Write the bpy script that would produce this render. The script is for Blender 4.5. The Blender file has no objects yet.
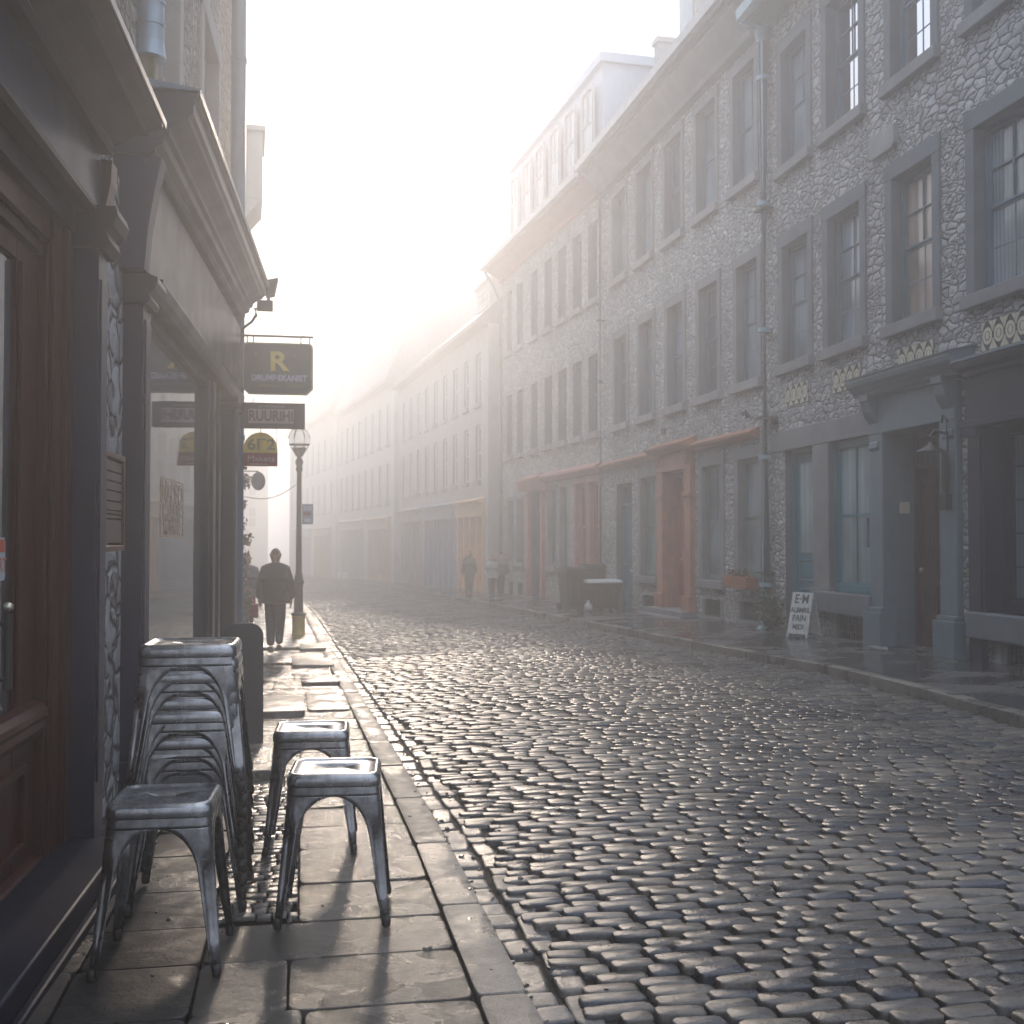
import bpy, bmesh, math, random
import numpy as np
from mathutils import Vector, Matrix
random.seed(7); RNG = np.random.default_rng(7)
R = math.radians
S = bpy.context.scene
COL = S.collection

# ------------------------------------------------------------------ camera, sky, sun, exposure
cam = bpy.data.cameras.new('camera'); camo = bpy.data.objects.new('camera', cam); COL.objects.link(camo); S.camera = camo
cam.sensor_width = 36; cam.lens = 36 * 1150 / 1024; cam.clip_start = .05; cam.clip_end = 3000
camo.location = (0, 0, 1.45)
camo.rotation_euler = (R(90) + math.atan(28 / 1150), 0, -R(10.44))
cam.dof.use_dof = True; cam.dof.focus_distance = 5.2; cam.dof.aperture_fstop = 6.3

SUN_EL, SUN_AZ = R(19), R(3.5)
world = bpy.data.worlds.new('World'); S.world = world; world.use_nodes = True
wn = world.node_tree
sky = wn.nodes.new('ShaderNodeTexSky'); sky.sky_type = 'NISHITA'; sky.sun_disc = False
sky.sun_elevation = SUN_EL; sky.sun_rotation = SUN_AZ; sky.air_density = 1.0; sky.dust_density = .8; sky.ozone_density = 1.5
wn.nodes['Background'].inputs['Strength'].default_value = .15
wn.links.new(sky.outputs[0], wn.nodes['Background'].inputs[0])
# bright morning overcast veiling the clear sky: dimmer and cream near the horizon, brighter and bluish overhead
tcw = wn.nodes.new('ShaderNodeTexCoord'); sxyz = wn.nodes.new('ShaderNodeSeparateXYZ'); wn.links.new(tcw.outputs['Generated'], sxyz.inputs[0])
rmp = wn.nodes.new('ShaderNodeValToRGB'); wn.links.new(sxyz.outputs['Z'], rmp.inputs[0])
for q, (p_, c_) in zip([rmp.color_ramp.elements[0], rmp.color_ramp.elements[1], rmp.color_ramp.elements.new(.3), rmp.color_ramp.elements.new(.6)],
                       [(0., (.40, .345, .30, 1)), (1., (.50, .74, 1.1, 1)), (.30, (.40, .385, .375, 1)), (.52, (.46, .61, .84, 1))]): q.position = p_; q.color = c_
ov = wn.nodes.new('ShaderNodeBackground'); ov.inputs['Strength'].default_value = .90; wn.links.new(rmp.outputs[0], ov.inputs[0])
mxs = wn.nodes.new('ShaderNodeMixShader'); mxs.inputs[0].default_value = .93
wn.links.new(wn.nodes['Background'].outputs[0], mxs.inputs[1]); wn.links.new(ov.outputs[0], mxs.inputs[2]); wn.links.new(mxs.outputs[0], wn.nodes['World Output'].inputs[0])
sl = bpy.data.lights.new('sun', 'SUN'); sl.energy = .85; sl.angle = R(2.5); sl.color = (1, .82, .65)
so = bpy.data.objects.new('sun', sl); COL.objects.link(so)
so.rotation_euler = (R(90) - SUN_EL, 0, math.pi - SUN_AZ)
S.view_settings.view_transform = 'Standard'; S.view_settings.look = 'None'; S.view_settings.gamma = 1
S.view_settings.exposure = 1.22
S.render.engine = 'CYCLES'
S.cycles.use_denoising = True
S.cycles.max_bounces = 8; S.cycles.diffuse_bounces = 3; S.cycles.glossy_bounces = 3; S.cycles.volume_bounces = 4
S.cycles.transparent_max_bounces = 6
S.cycles.sample_clamp_indirect = 6; S.cycles.caustics_reflective = False; S.cycles.caustics_refractive = False

# ------------------------------------------------------------------ ground shape
def interp(y, pts):
    return float(np.interp(y, [p[0] for p in pts], [p[1] for p in pts]))
KLP = [(-10, .76), (6, .75), (9.8, .69), (15, .58), (22.7, .43), (31, .27), (45, -.25), (60, -1.2), (80, -3.2), (110, -8)]
KRP = [(-10, 5.3), (6, 5.45), (8, 5.5), (10.3, 5.73), (12, 5.82), (15.7, 5.63), (20.5, 5.43), (27, 5.19), (37, 4.75), (45, 4.2), (53, 3.55), (73, 1.75), (90, -.3), (110, -3.5)]
def KL(y): return interp(y, KLP)
def KR(y): return interp(y, KRP)
def g(x, y): return -.015 * y + .03 * min(max(0, x - .75), 7.5)
def road_z(x, y):
    a, b = KL(y), KR(y); t = (x - a) / max(.1, b - a)
    return g(x, y) - .05 + .05 * t * .4 + .045 * math.sin(math.pi * min(1, max(0, t))) + .008 * math.sin(x * 2.3 + y * .45) * math.sin(y * .83 + x * .6) * min(1, max(0, t) * 6)
def lx(y): return -1.22 + .0384 * y           # plane of the shop fronts on the left

# ------------------------------------------------------------------ material helpers
class NT:
    def __init__(s, name):
        s.m = bpy.data.materials.new(name); s.m.use_nodes = True; s.t = s.m.node_tree
        s.b = s.t.nodes['Principled BSDF']; s.out = s.t.nodes['Material Output']; s._c = None
    def n(s, typ, **kw):
        nd = s.t.nodes.new(typ)
        for k, v in kw.items():
            if k.startswith('i_'): nd.inputs[k[2:].replace('_', ' ')].default_value = v
            else: setattr(nd, k, v)
        return nd
    def l(s, a, b): s.t.links.new(a, b)
    def coord(s, scale=(1, 1, 1), kind='Object'):
        tc = s.n('ShaderNodeTexCoord'); mp = s.n('ShaderNodeMapping'); mp.inputs['Scale'].default_value = scale
        s.l(tc.outputs[kind], mp.inputs['Vector']); return mp.outputs['Vector']
    def noise(s, vec, scale, detail=4, rough=.55, dist=0):
        nd = s.n('ShaderNodeTexNoise'); nd.inputs['Scale'].default_value = scale; nd.inputs['Detail'].default_value = detail
        nd.inputs['Roughness'].default_value = rough; nd.inputs['Distortion'].default_value = dist
        if vec is not None: s.l(vec, nd.inputs['Vector'])
        return nd.outputs['Fac']
    def ramp(s, fac, stops):
        nd = s.n('ShaderNodeValToRGB'); e = nd.color_ramp.elements
        while len(e) < len(stops): e.new(.5)
        for q, (p, c) in zip(e, stops):
            q.position = p; q.color = (c, c, c, 1) if isinstance(c, (int, float)) else (*c, 1)
        s.l(fac, nd.inputs['Fac']); return nd.outputs['Color']
    def mix(s, fac, a, b, mode='MIX'):
        nd = s.n('ShaderNodeMix', data_type='RGBA', blend_type=mode)
        for sock, v in ((nd.inputs[0], fac), (nd.inputs[6], a), (nd.inputs[7], b)):
            if isinstance(v, (int, float)): sock.default_value = v
            elif isinstance(v, tuple): sock.default_value = (*v, 1)
            else: s.l(v, sock)
        return nd.outputs[2]
    def math(s, op, a, b=0.):
        nd = s.n('ShaderNodeMath', operation=op)
        for sock, v in ((nd.inputs[0], a), (nd.inputs[1], b)):
            if isinstance(v, (int, float)): sock.default_value = v
            else: s.l(v, sock)
        return nd.outputs[0]
    def bump(s, h, strength=.3, dist=.01, prev=None):
        nd = s.n('ShaderNodeBump'); nd.inputs['Strength'].default_value = strength; nd.inputs['Distance'].default_value = dist
        s.l(h, nd.inputs['Height'])
        if prev is not None: s.l(prev, nd.inputs['Normal'])
        s.l(nd.outputs[0], s.b.inputs['Normal']); return nd.outputs[0]
    def set(s, **kw):
        for k, v in kw.items():
            sock = s.b.inputs[k.replace('_', ' ')]
            if isinstance(v, (int, float)): sock.default_value = v
            elif isinstance(v, tuple): sock.default_value = (*v, 1)
            else: s.l(v, sock)
        return s

def paint(name, c, rough=.45, var=.25, scale=6, bump=.15, metal=0, streak=True, spec=.5):
    n = NT(name); v = n.coord()
    f = n.noise(v, scale, 5); f2 = n.noise(n.coord((1, 1, .15)), scale * 3, 4)
    k = n.math('ADD', n.math('MULTIPLY', f, .6), n.math('MULTIPLY', f2, .4)) if streak else f
    d = tuple(x * (1 - var) for x in c); u = tuple(min(1, x * (1 + var)) for x in c)
    n.set(Base_Color=n.ramp(k, [(.32, d), (.68, u)]), Roughness=n.ramp(f, [(.3, max(.03, rough - .04)), (.7, rough + .05)]), Metallic=metal, Specular_IOR_Level=spec)
    chip = n.ramp(n.noise(v, scale * 2.3, 6, .7), [(.66, 0.), (.70, 1.)])
    if not metal and max(c) < .16: n.l(n.mix(n.math('MULTIPLY', chip, .55), n.b.inputs['Base Color'].links[0].from_socket, tuple(x * 1.6 + .035 for x in c)), n.b.inputs['Base Color'])
    n.bump(n.noise(n.coord((1, 1, .06)) if streak else v, scale * 16, 4), bump, .003)
    return n.m

def rubble(name, lo, hi, mortar, cell=4.2, warm=(.02, .0, -.01), bump=1., flat=2.0, rnd=.68):
    """roughly coursed rubble: patches of larger and smaller stones with recessed mortar"""
    n = NT(name)
    tc = n.n('ShaderNodeTexCoord'); mp = n.n('ShaderNodeMapping'); mp.inputs['Scale'].default_value = (cell, .35, cell * flat)
    n.l(tc.outputs['Object'], mp.inputs['Vector'])
    wob = n.n('ShaderNodeTexNoise'); wob.inputs['Scale'].default_value = .8; wob.inputs['Detail'].default_value = 3
    n.l(mp.outputs[0], wob.inputs['Vector'])
    va = n.n('ShaderNodeVectorMath', operation='SCALE'); va.inputs['Scale'].default_value = .9; n.l(wob.outputs['Color'], va.inputs[0])
    vb = n.n('ShaderNodeVectorMath', operation='ADD'); n.l(mp.outputs[0], vb.inputs[0]); n.l(va.outputs[0], vb.inputs[1])
    mask = n.ramp(n.noise(n.coord(), 1.7, 2), [(.50, 0.), (.52, 1.)])
    eds, ces = [], []
    for k in (1., 1.75):
        ed = n.n('ShaderNodeTexVoronoi', feature='DISTANCE_TO_EDGE'); ce = n.n('ShaderNodeTexVoronoi', feature='F1')
        for q in (ed, ce): q.inputs['Randomness'].default_value = rnd; q.inputs['Scale'].default_value = k; n.l(vb.outputs[0], q.inputs['Vector'])
        eds.append(ed.outputs['Distance']); ces.append(ce.outputs['Color'])
    edge = n.mix(mask, eds[0], eds[1]); cc = n.mix(mask, ces[0], ces[1])
    sep = n.n('ShaderNodeSeparateColor'); n.l(cc, sep.inputs[0])
    tone = n.mix(sep.outputs[0], lo, hi)
    tone = n.mix(n.math('MULTIPLY', sep.outputs[1], .4), tone, tuple(max(.02, h * .8 + w * 2) for h, w in zip(hi, warm)))
    grain = n.noise(n.coord(), 42, 6, .7); mid = n.noise(n.coord(), 9, 5, .65)
    tone = n.mix(.6, tone, n.ramp(grain, [(.3, .45), (.68, 1.)]), 'MULTIPLY')
    tone = n.mix(.6, tone, n.ramp(mid, [(.3, .5), (.65, 1.)]), 'MULTIPLY')
    tone = n.mix(1., tone, (1.5, 1.5, 1.5), 'MULTIPLY')
    jw = n.math('ADD', edge, n.math('MULTIPLY', n.math('SUBTRACT', mid, .5), .12))
    jm = n.ramp(jw, [(.02, 0.), (.10, 1.)])
    big = n.noise(n.coord((1, 1, .5)), .7, 5)
    col = n.mix(jm, mortar, tone)
    col = n.mix(.6, col, n.ramp(big, [(.35, .62), (.65, 1.)]), 'MULTIPLY')
    n.set(Base_Color=col, Roughness=.85)
    h = n.math('ADD', n.ramp(jw, [(.0, 0.), (.14, .7), (.45, 1.)]), n.math('MULTIPLY', grain, .12))
    h = n.math('ADD', h, n.math('MULTIPLY', mid, .55)); h = n.math('ADD', h, n.math('MULTIPLY', sep.outputs[2], .4))
    n.bump(h, bump, .04)
    return n.m

def ashlar(name, c, rough=.8, var=.18):
    n = NT(name); v = n.coord()
    f = n.noise(v, 2.2, 5); gr = n.noise(v, 55, 5, .7)
    col = n.mix(.4, n.ramp(f, [(.3, tuple(x * (1 - var) for x in c)), (.7, tuple(x * (1 + var) for x in c))]), n.ramp(gr, [(.3, .6), (.7, 1.)]), 'MULTIPLY')
    n.set(Base_Color=col, Roughness=rough); n.bump(gr, .35, .006)
    return n.m

def pane_mat(name, c1, c2, gloss=1.6, rough=.04, fold=26., mirror=0):
    """window glass with drawn curtain or dark room right behind it"""
    n = NT(name)
    w = n.n('ShaderNodeTexWave', wave_type='BANDS', bands_direction='X'); w.inputs['Scale'].default_value = fold / 6; w.inputs['Distortion'].default_value = 2.5
    w.inputs['Detail'].default_value = 2; n.l(n.coord((1, 1, .12)), w.inputs['Vector'])
    big = n.noise(n.coord((1, 1, .6)), 1.3, 2)
    col = n.mix(n.math('MULTIPLY', w.outputs['Fac'], .6), c1, c2)
    col = n.mix(n.ramp(big, [(.4, 0.), (.62, .75)]), col, tuple(x * .35 for x in c1))
    n.set(Base_Color=col, Roughness=.6, IOR=1.5, Coat_Weight=1., Coat_Roughness=rough, Coat_IOR=gloss, Metallic=mirror)
    nz = n.noise(n.coord(), 2.2, 2); bp = n.n('ShaderNodeBump'); bp.inputs['Strength'].default_value = .12; bp.inputs['Distance'].default_value = .01
    n.l(nz, bp.inputs['Height']); n.l(bp.outputs[0], n.b.inputs['Coat Normal'])
    return n.m

M = {}
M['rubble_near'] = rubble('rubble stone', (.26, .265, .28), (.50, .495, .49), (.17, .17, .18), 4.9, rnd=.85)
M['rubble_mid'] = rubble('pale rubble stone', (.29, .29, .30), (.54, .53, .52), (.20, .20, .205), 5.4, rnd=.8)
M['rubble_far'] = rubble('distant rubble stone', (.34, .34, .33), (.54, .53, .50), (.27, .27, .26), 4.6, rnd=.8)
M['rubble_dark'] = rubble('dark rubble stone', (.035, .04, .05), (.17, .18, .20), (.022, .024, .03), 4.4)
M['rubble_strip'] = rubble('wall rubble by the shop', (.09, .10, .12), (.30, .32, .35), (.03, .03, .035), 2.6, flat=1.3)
M['cut'] = ashlar('cut grey stone', (.21, .21, .22))
M['cut_pale'] = ashlar('pale cut stone', (.30, .29, .29))
M['cut_grey'] = ashlar('blue grey stone', (.13, .145, .165))
M['render'] = ashlar('pale render', (.42, .40, .38), var=.1)
M['cream'] = ashlar('cream render', (.55, .53, .48), var=.1)
M['tile'] = ashlar('cream tile', (.62, .57, .44), var=.1)
M['roof_slate'] = paint('slate roof', (.11, .12, .13), .6, .3, 4)
M['roof_blue'] = paint('painted metal siding', (.34, .42, .52), .45, .1, 3)
M['copper'] = paint('orange brown painted trim', (.38, .16, .095), .5, .3, 4)
M['pink'] = paint('faded pink trim', (.42, .19, .16), .6, .2, 4)
M['orange_door'] = paint('orange door paint', (.40, .13, .06), .4, .2, 3)
M['ochre'] = paint('ochre shop paint', (.62, .36, .17), .5, .15, 3)
M['tan'] = paint('tan shop paint', (.50, .38, .26), .5, .15, 3)
M['blue_grey'] = paint('blue grey shop paint', (.24, .28, .37), .5, .15, 3)
M['teal'] = paint('teal paint', (.02, .15, .20), .4, .2, 4)
M['teal_grey'] = paint('grey teal paint', (.11, .16, .19), .45, .15, 4)
M['green_frame'] = paint('sage window paint', (.11, .18, .16), .45, .2, 4)
M['frame_grey'] = paint('grey window paint', (.10, .15, .20), .45, .2, 4)
M['frame_pale'] = paint('pale window paint', (.45, .46, .47), .45, .15, 4)
M['navy'] = paint('navy gloss paint', (.008, .012, .036), .38, .3, 3, .2, spec=.22)
M['navy_dark'] = paint('dark navy paint', (.007, .008, .018), .45, .3, 3, .2, spec=.22)
M['slate_paint'] = paint('slate blue fascia paint', (.012, .018, .030), .32, .12, 2.5, .1, spec=.25)
M['maroon'] = paint('maroon varnished wood', (.036, .006, .005), .35, .35, 5, .3, spec=.22)
M['brown_door'] = paint('dark brown door paint', (.07, .02, .02), .38, .25, 4)
M['iron'] = paint('black iron', (.012, .012, .014), .45, .2, 8)
M['lead'] = paint('lead flashing', (.13, .17, .21), .4, .3, 4, .3, .3)
M['steel_cap'] = paint('weathered metal edge', (.35, .34, .34), .45, .3, 6, .3, .4)
M['pipe'] = paint('blue grey pipe paint', (.24, .37, .44), .4, .2, 4)
M['pipe_blue'] = paint('blue painted pipe', (.05, .10, .16), .35, .25, 4)
M['galv'] = paint('galvanised pipe', (.20, .27, .34), .4, .2, 5, .2, .4)
M['moss'] = paint('mossy metal', (.09, .095, .04), .8, .4, 9)
M['terracotta'] = paint('terracotta', (.35, .12, .05), .7, .2, 8)
M['white'] = paint('white paint', (.72, .72, .70), .5, .08, 5)
M['grey_board'] = paint('dirty white board', (.5, .52, .52), .6, .25, 9)
M['bin'] = paint('black green plastic', (.018, .026, .024), .4, .3, 6)
M['bin_brown'] = paint('olive brown plastic', (.05, .043, .028), .45, .3, 6)
M['bag'] = paint('pale plastic bag', (.55, .56, .58), .4, .15, 6)
M['yellow'] = paint('worn yellow paint', (.50, .36, .04), .5, .3, 8)
M['sign_green'] = paint('dark green grey sign', (.022, .030, .030), .3, .2, 6)
M['sign_brown'] = paint('brown sign board', (.055, .028, .030), .4, .25, 6)
M['sign_red'] = paint('dark red sign paint', (.22, .022, .015), .45, .2, 9)
M['sign_yellow'] = paint('ochre yellow sign paint', (.62, .42, .04), .45, .2, 9)
M['gold'] = paint('gold lettering', (.75, .55, .12), .4, .15, 9)
M['lilac'] = paint('pale lilac lettering', (.50, .50, .62), .5, .1, 9)
M['olive_text'] = paint('olive lettering', (.20, .19, .09), .5, .1, 9)
M['pink_pale'] = paint('pale pink lettering', (.45, .33, .33), .5, .15, 9)
M['sticker_beige'] = paint('beige window lettering', (.50, .38, .27), .6, .15, 9)
M['sticker_pale'] = paint('pale sticker', (.36, .38, .42), .6, .1, 9)
M['sticker_red'] = paint('orange red sticker', (.42, .10, .05), .6, .15, 9)
M['dark_text'] = paint('dark lettering', (.03, .03, .035), .5, .1, 9)
M['brass'] = paint('silvery brass', (.5, .46, .38), .3, .1, 9, .1, .8)
M['paper'] = paint('weathered card strips', (.07, .055, .05), .45, .5, 9)
M['jacket'] = paint('dark wool', (.018, .022, .026), .85, .3, 9)
M['jeans'] = paint('dark trousers', (.025, .030, .040), .85, .25, 9)
M['skin'] = paint('skin', (.42, .22, .15), .5, .1, 9)
M['hair'] = paint('brown hair', (.15, .09, .06), .7, .2, 30)
M['red_cloth'] = paint('dull red cloth', (.28, .06, .05), .8, .2, 9)
M['grey_cloth'] = paint('grey cloth', (.11, .11, .13), .85, .2, 9)
M['pale_cloth'] = paint('pale cloth', (.36, .34, .33), .85, .2, 9)
M['lantern'] = paint('lantern glass frame', (.20, .20, .20), .3, .2, 9)
M['leaf'] = paint('dark green leaf', (.035, .06, .028), .45, .5, 12, .1, 0, False)
M['petal'] = paint('pink petal', (.50, .16, .20), .6, .3, 12, .1, 0, False)
M['stem'] = paint('stem', (.06, .05, .03), .7, .3, 12)
M['pane_curtain'] = pane_mat('glass over pale curtain', (.16, .21, .26), (.42, .49, .55))
M['pane_teal'] = pane_mat('glass over teal blind', (.14, .24, .27), (.30, .43, .45), fold=10)
M['pane_dark'] = pane_mat('glass over dim room', (.05, .055, .065), (.13, .13, .15), fold=14)
M['pane_warm'] = pane_mat('glass over warm blind', (.34, .25, .20), (.46, .36, .31), fold=8)
M['pane_white'] = pane_mat('glass over white blind', (.70, .68, .66), (.80, .79, .77), 1.9, .02, 5)
M['pane_shop'] = pane_mat('shop window glass', (.05, .056, .065), (.10, .11, .12), 2.5, .03, 3)
# mirror-bright pane
n = NT('sky reflecting glass'); n.set(Base_Color=(.86, .86, .88), Metallic=1., Roughness=.02); M['pane_mirror'] = n.m
# lantern glass
n = NT('clear lantern glass'); n.set(Base_Color=(.8, .8, .8), Roughness=.05, Alpha=.2); M['lantern_glass'] = n.m

# stool metal
n = NT('brushed dark steel'); v = n.coord()
f = n.noise(v, 9, 5, .6); f2 = n.noise(v, 60, 4, .6); f3 = n.noise(n.coord((1, 1, .08)), 40, 3)
n.set(Base_Color=n.mix(.5, n.ramp(f, [(.3, (.12, .125, .135)), (.7, (.46, .47, .50))]), n.ramp(f3, [(.3, .55), (.7, 1.)]), 'MULTIPLY'), Metallic=.92,
      Roughness=n.ramp(f, [(.25, .40), (.55, .23), (.8, .34)]))
n.bump(f2, .12, .002); M['steel'] = n.m
n = NT('black rubber'); n.set(Base_Color=(.012, .012, .012), Roughness=.6); M['rubber'] = n.m

# cobbles : wet granite, each stone its own tone
def stone_island(name, stops, dry, wet, wet_scale=.8, bump=.5, grain=70, edge=.05, dark=.45, amount=.5):
    n = NT(name); geo = n.n('ShaderNodeNewGeometry'); v = n.coord()
    base = n.ramp(geo.outputs['Random Per Island'], stops)
    gr = n.noise(v, grain, 6, .75); md = n.noise(v, 11, 5, .6); w_ = n.noise(v, wet_scale, 6, .62, .4)
    blot = n.noise(v, 4.5, 5, .65)
    col = n.mix(.75, base, n.ramp(gr, [(.33, .35), (.62, 1.)]), 'MULTIPLY')
    col = n.mix(.6, col, n.ramp(blot, [(.35, .55), (.62, 1.)]), 'MULTIPLY')
    sp = n.n('ShaderNodeTexVoronoi', feature='F1'); sp.inputs['Scale'].default_value = 4.2; n.l(v, sp.inputs['Vector'])
    if 'slab' in name or 'kerb' in name: col = n.mix(n.ramp(sp.outputs['Distance'], [(.035, 1.), (.055, 0.)]), col, (.03, .028, .026))
    wm = n.ramp(w_, [(amount - edge, 0.), (amount + edge, 1.)])
    col = n.mix(wm, col, n.mix(1., col, (dark, dark, dark * 1.04), 'MULTIPLY'))
    rv = n.math('ADD', n.math('MULTIPLY', n.math('SUBTRACT', md, .5), .35), dry)
    ro = n.mix(wm, rv, n.math('ADD', n.math('MULTIPLY', n.math('SUBTRACT', gr, .5), .25), wet))
    n.set(Base_Color=col, Roughness=ro, IOR=1.45)
    b1 = n.bump(md, bump, .014); n.bump(gr, bump, .006, b1)
    return n.m
M['cobble'] = stone_island('wet granite setts', [(0., (.08, .085, .095)), (.2, (.21, .19, .17)), (.4, (.11, .12, .14)), (.6, (.27, .235, .20)), (.8, (.15, .145, .14)), (.92, (.09, .10, .13)), (1., (.18, .165, .15))], .46, .24, .8, .5, 60, .12, .6, .48)
M['gutter'] = stone_island('gutter stones', [(0., (.12, .12, .125)), (.5, (.24, .22, .20)), (1., (.16, .16, .17))], .5, .22, 2.5, .5, 60, .06, .5, .52)
M['slab'] = stone_island('worn paving slabs', [(0., (.10, .09, .08)), (.5, (.17, .15, .13)), (1., (.125, .115, .105))], .42, .10, 3.4, .7, 75, .04, .30, .44)
M['kerb'] = stone_island('granite kerb stones', [(0., (.22, .20, .18)), (1., (.30, .275, .25))], .55, .20, 2.0, .5, 110, .05, .45, .54)
M['dark_slab'] = stone_island('dark wet paving with shade', [(0., (.010, .009, .011)), (1., (.024, .021, .020))], .6, .2, 1.8, .4, 60, .06, .6, .55)  # near-black tone carries the shop wall's shade; one truly darker slab shares it
M['mini_sett'] = stone_island('small setts', [(0., (.09, .085, .08)), (.5, (.15, .14, .13)), (1., (.21, .19, .175))], .5, .14, 3., .4, 70, .05, .4, .48)
n = NT('joint dirt'); v = n.coord(); f = n.noise(v, 25, 5)
n.set(Base_Color=n.ramp(f, [(.3, (.010, .010, .011)), (.7, (.028, .026, .024))]), Roughness=.85, Specular_IOR_Level=.15); n.bump(f, .6, .01); M['dirt'] = n.m
# right pavement: wet smooth flags
n = NT('wet dark pavement'); v = n.coord(); f = n.noise(v, 1.1, 5, .6); f2 = n.noise(v, 50, 4)
wm = n.ramp(f, [(.40, 0.), (.56, 1.)])
n.set(Base_Color=n.mix(wm, (.10, .095, .095), (.035, .037, .042)), Roughness=n.ramp(f, [(.36, .5), (.5, .2), (.62, .09)]))
n.bump(f2, .25, .004); M['pavement'] = n.m
n = NT('earth'); f = n.noise(n.coord(), .3, 5); n.set(Base_Color=n.ramp(f, [(.3, (.05, .05, .045)), (.7, (.09, .088, .08))]), Roughness=.9); M['earth'] = n.m

# ------------------------------------------------------------------ mesh builder
class MB:
    def __init__(s): s.v = []; s.f = []; s.m = []
    def add(s, vs, fs, mi=0):
        o = len(s.v); s.v += [tuple(p) for p in vs]; s.f += [tuple(i + o for i in f) for f in fs]; s.m += [mi] * len(fs); return s
    def box(s, x0, x1, y0, y1, z0, z1, mi=0):
        if x0 > x1: x0, x1 = x1, x0
        if y0 > y1: y0, y1 = y1, y0
        vs = [(x, y, z) for x in (x0, x1) for y in (y0, y1) for z in (z0, z1)]
        return s.add(vs, [(0, 1, 3, 2), (4, 6, 7, 5), (0, 4, 5, 1), (2, 3, 7, 6), (0, 2, 6, 4), (1, 5, 7, 3)], mi)
    def prism_s(s, prof, s0, s1, mi=0, shear=0.):
        """profile of (y, z) swept along x"""
        n = len(prof); vs = [(s0, y, z) for y, z in prof] + [(s1, y, z + shear * (s1 - s0)) for y, z in prof]
        fs = [(i, (i + 1) % n, n + (i + 1) % n, n + i) for i in range(n)] + [tuple(range(n - 1, -1, -1)), tuple(range(n, 2 * n))]
        return s.add(vs, fs, mi)
    def prism_y(s, prof, y0, y1, mi=0):
        """outline of (x, z) with thickness in y"""
        n = len(prof); vs = [(x, y0, z) for x, z in prof] + [(x, y1, z) for x, z in prof]
        fs = [(i, (i + 1) % n, n + (i + 1) % n, n + i) for i in range(n)] + [tuple(range(n - 1, -1, -1)), tuple(range(n, 2 * n))]
        return s.add(vs, fs, mi)
    def tube(s, pts, r, n=10, mi=0, caps=True):
        pts = [Vector(p) for p in pts]; rs = r if isinstance(r, (list, tuple)) else [r] * len(pts); rings = []
        for i, p in enumerate(pts):
            d = (pts[min(i + 1, len(pts) - 1)] - pts[max(i - 1, 0)]).normalized()
            a = d.cross(Vector((0, 0, 1))); a = a.normalized() if a.length > 1e-3 else Vector((1, 0, 0)); b = d.cross(a)
            rings.append([p + (a * math.cos(2 * math.pi * k / n) + b * math.sin(2 * math.pi * k / n)) * rs[i] for k in range(n)])
        vs = [q for rg in rings for q in rg]
        fs = [(i * n + k, i * n + (k + 1) % n, (i + 1) * n + (k + 1) % n, (i + 1) * n + k) for i in range(len(pts) - 1) for k in range(n)]
        if caps: fs += [tuple(range(n)), tuple(range((len(pts) - 1) * n, len(pts) * n))]
        return s.add(vs, fs, mi)
    def lathe(s, prof, n=16, c=(0, 0, 0), mi=0):
        vs = [(c[0] + r * math.cos(2 * math.pi * k / n), c[1] + r * math.sin(2 * math.pi * k / n), c[2] + z) for r, z in prof for k in range(n)]
        fs = [(i * n + k, i * n + (k + 1) % n, (i + 1) * n + (k + 1) % n, (i + 1) * n + k) for i in range(len(prof) - 1) for k in range(n)]
        fs += [tuple(range(n)), tuple(range((len(prof) - 1) * n, len(prof) * n))]
        return s.add(vs, fs, mi)
    def flipy(s): s.v = [(x, -y, z) for x, y, z in s.v]; return s
    def build(s, name, mats, parent=None, smooth=False, bevel=0, fix=True, loc=None, auto=False):
        me = bpy.data.meshes.new(name); me.from_pydata(s.v, [], s.f)
        if not isinstance(mats, (list, tuple)): mats = [mats]
        for m in mats: me.materials.append(M[m] if isinstance(m, str) else m)
        me.polygons.foreach_set('material_index', s.m)
        if fix:
            bm = bmesh.new(); bm.from_mesh(me); bmesh.ops.recalc_face_normals(bm, faces=bm.faces); bm.to_mesh(me); bm.free()
        if smooth: me.polygons.foreach_set('use_smooth', [True] * len(me.polygons))
        if auto:
            me.polygons.foreach_set('use_smooth', [True] * len(me.polygons)); me.set_sharp_from_angle(angle=R(38))
        o = bpy.data.objects.new(name, me); COL.objects.link(o)
        if parent: o.parent = parent
        if loc: o.location = loc
        if bevel:
            b = o.modifiers.new('bevel', 'BEVEL'); b.width = bevel; b.segments = 2; b.limit_method = 'ANGLE'; b.angle_limit = R(40)
        return o

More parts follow.
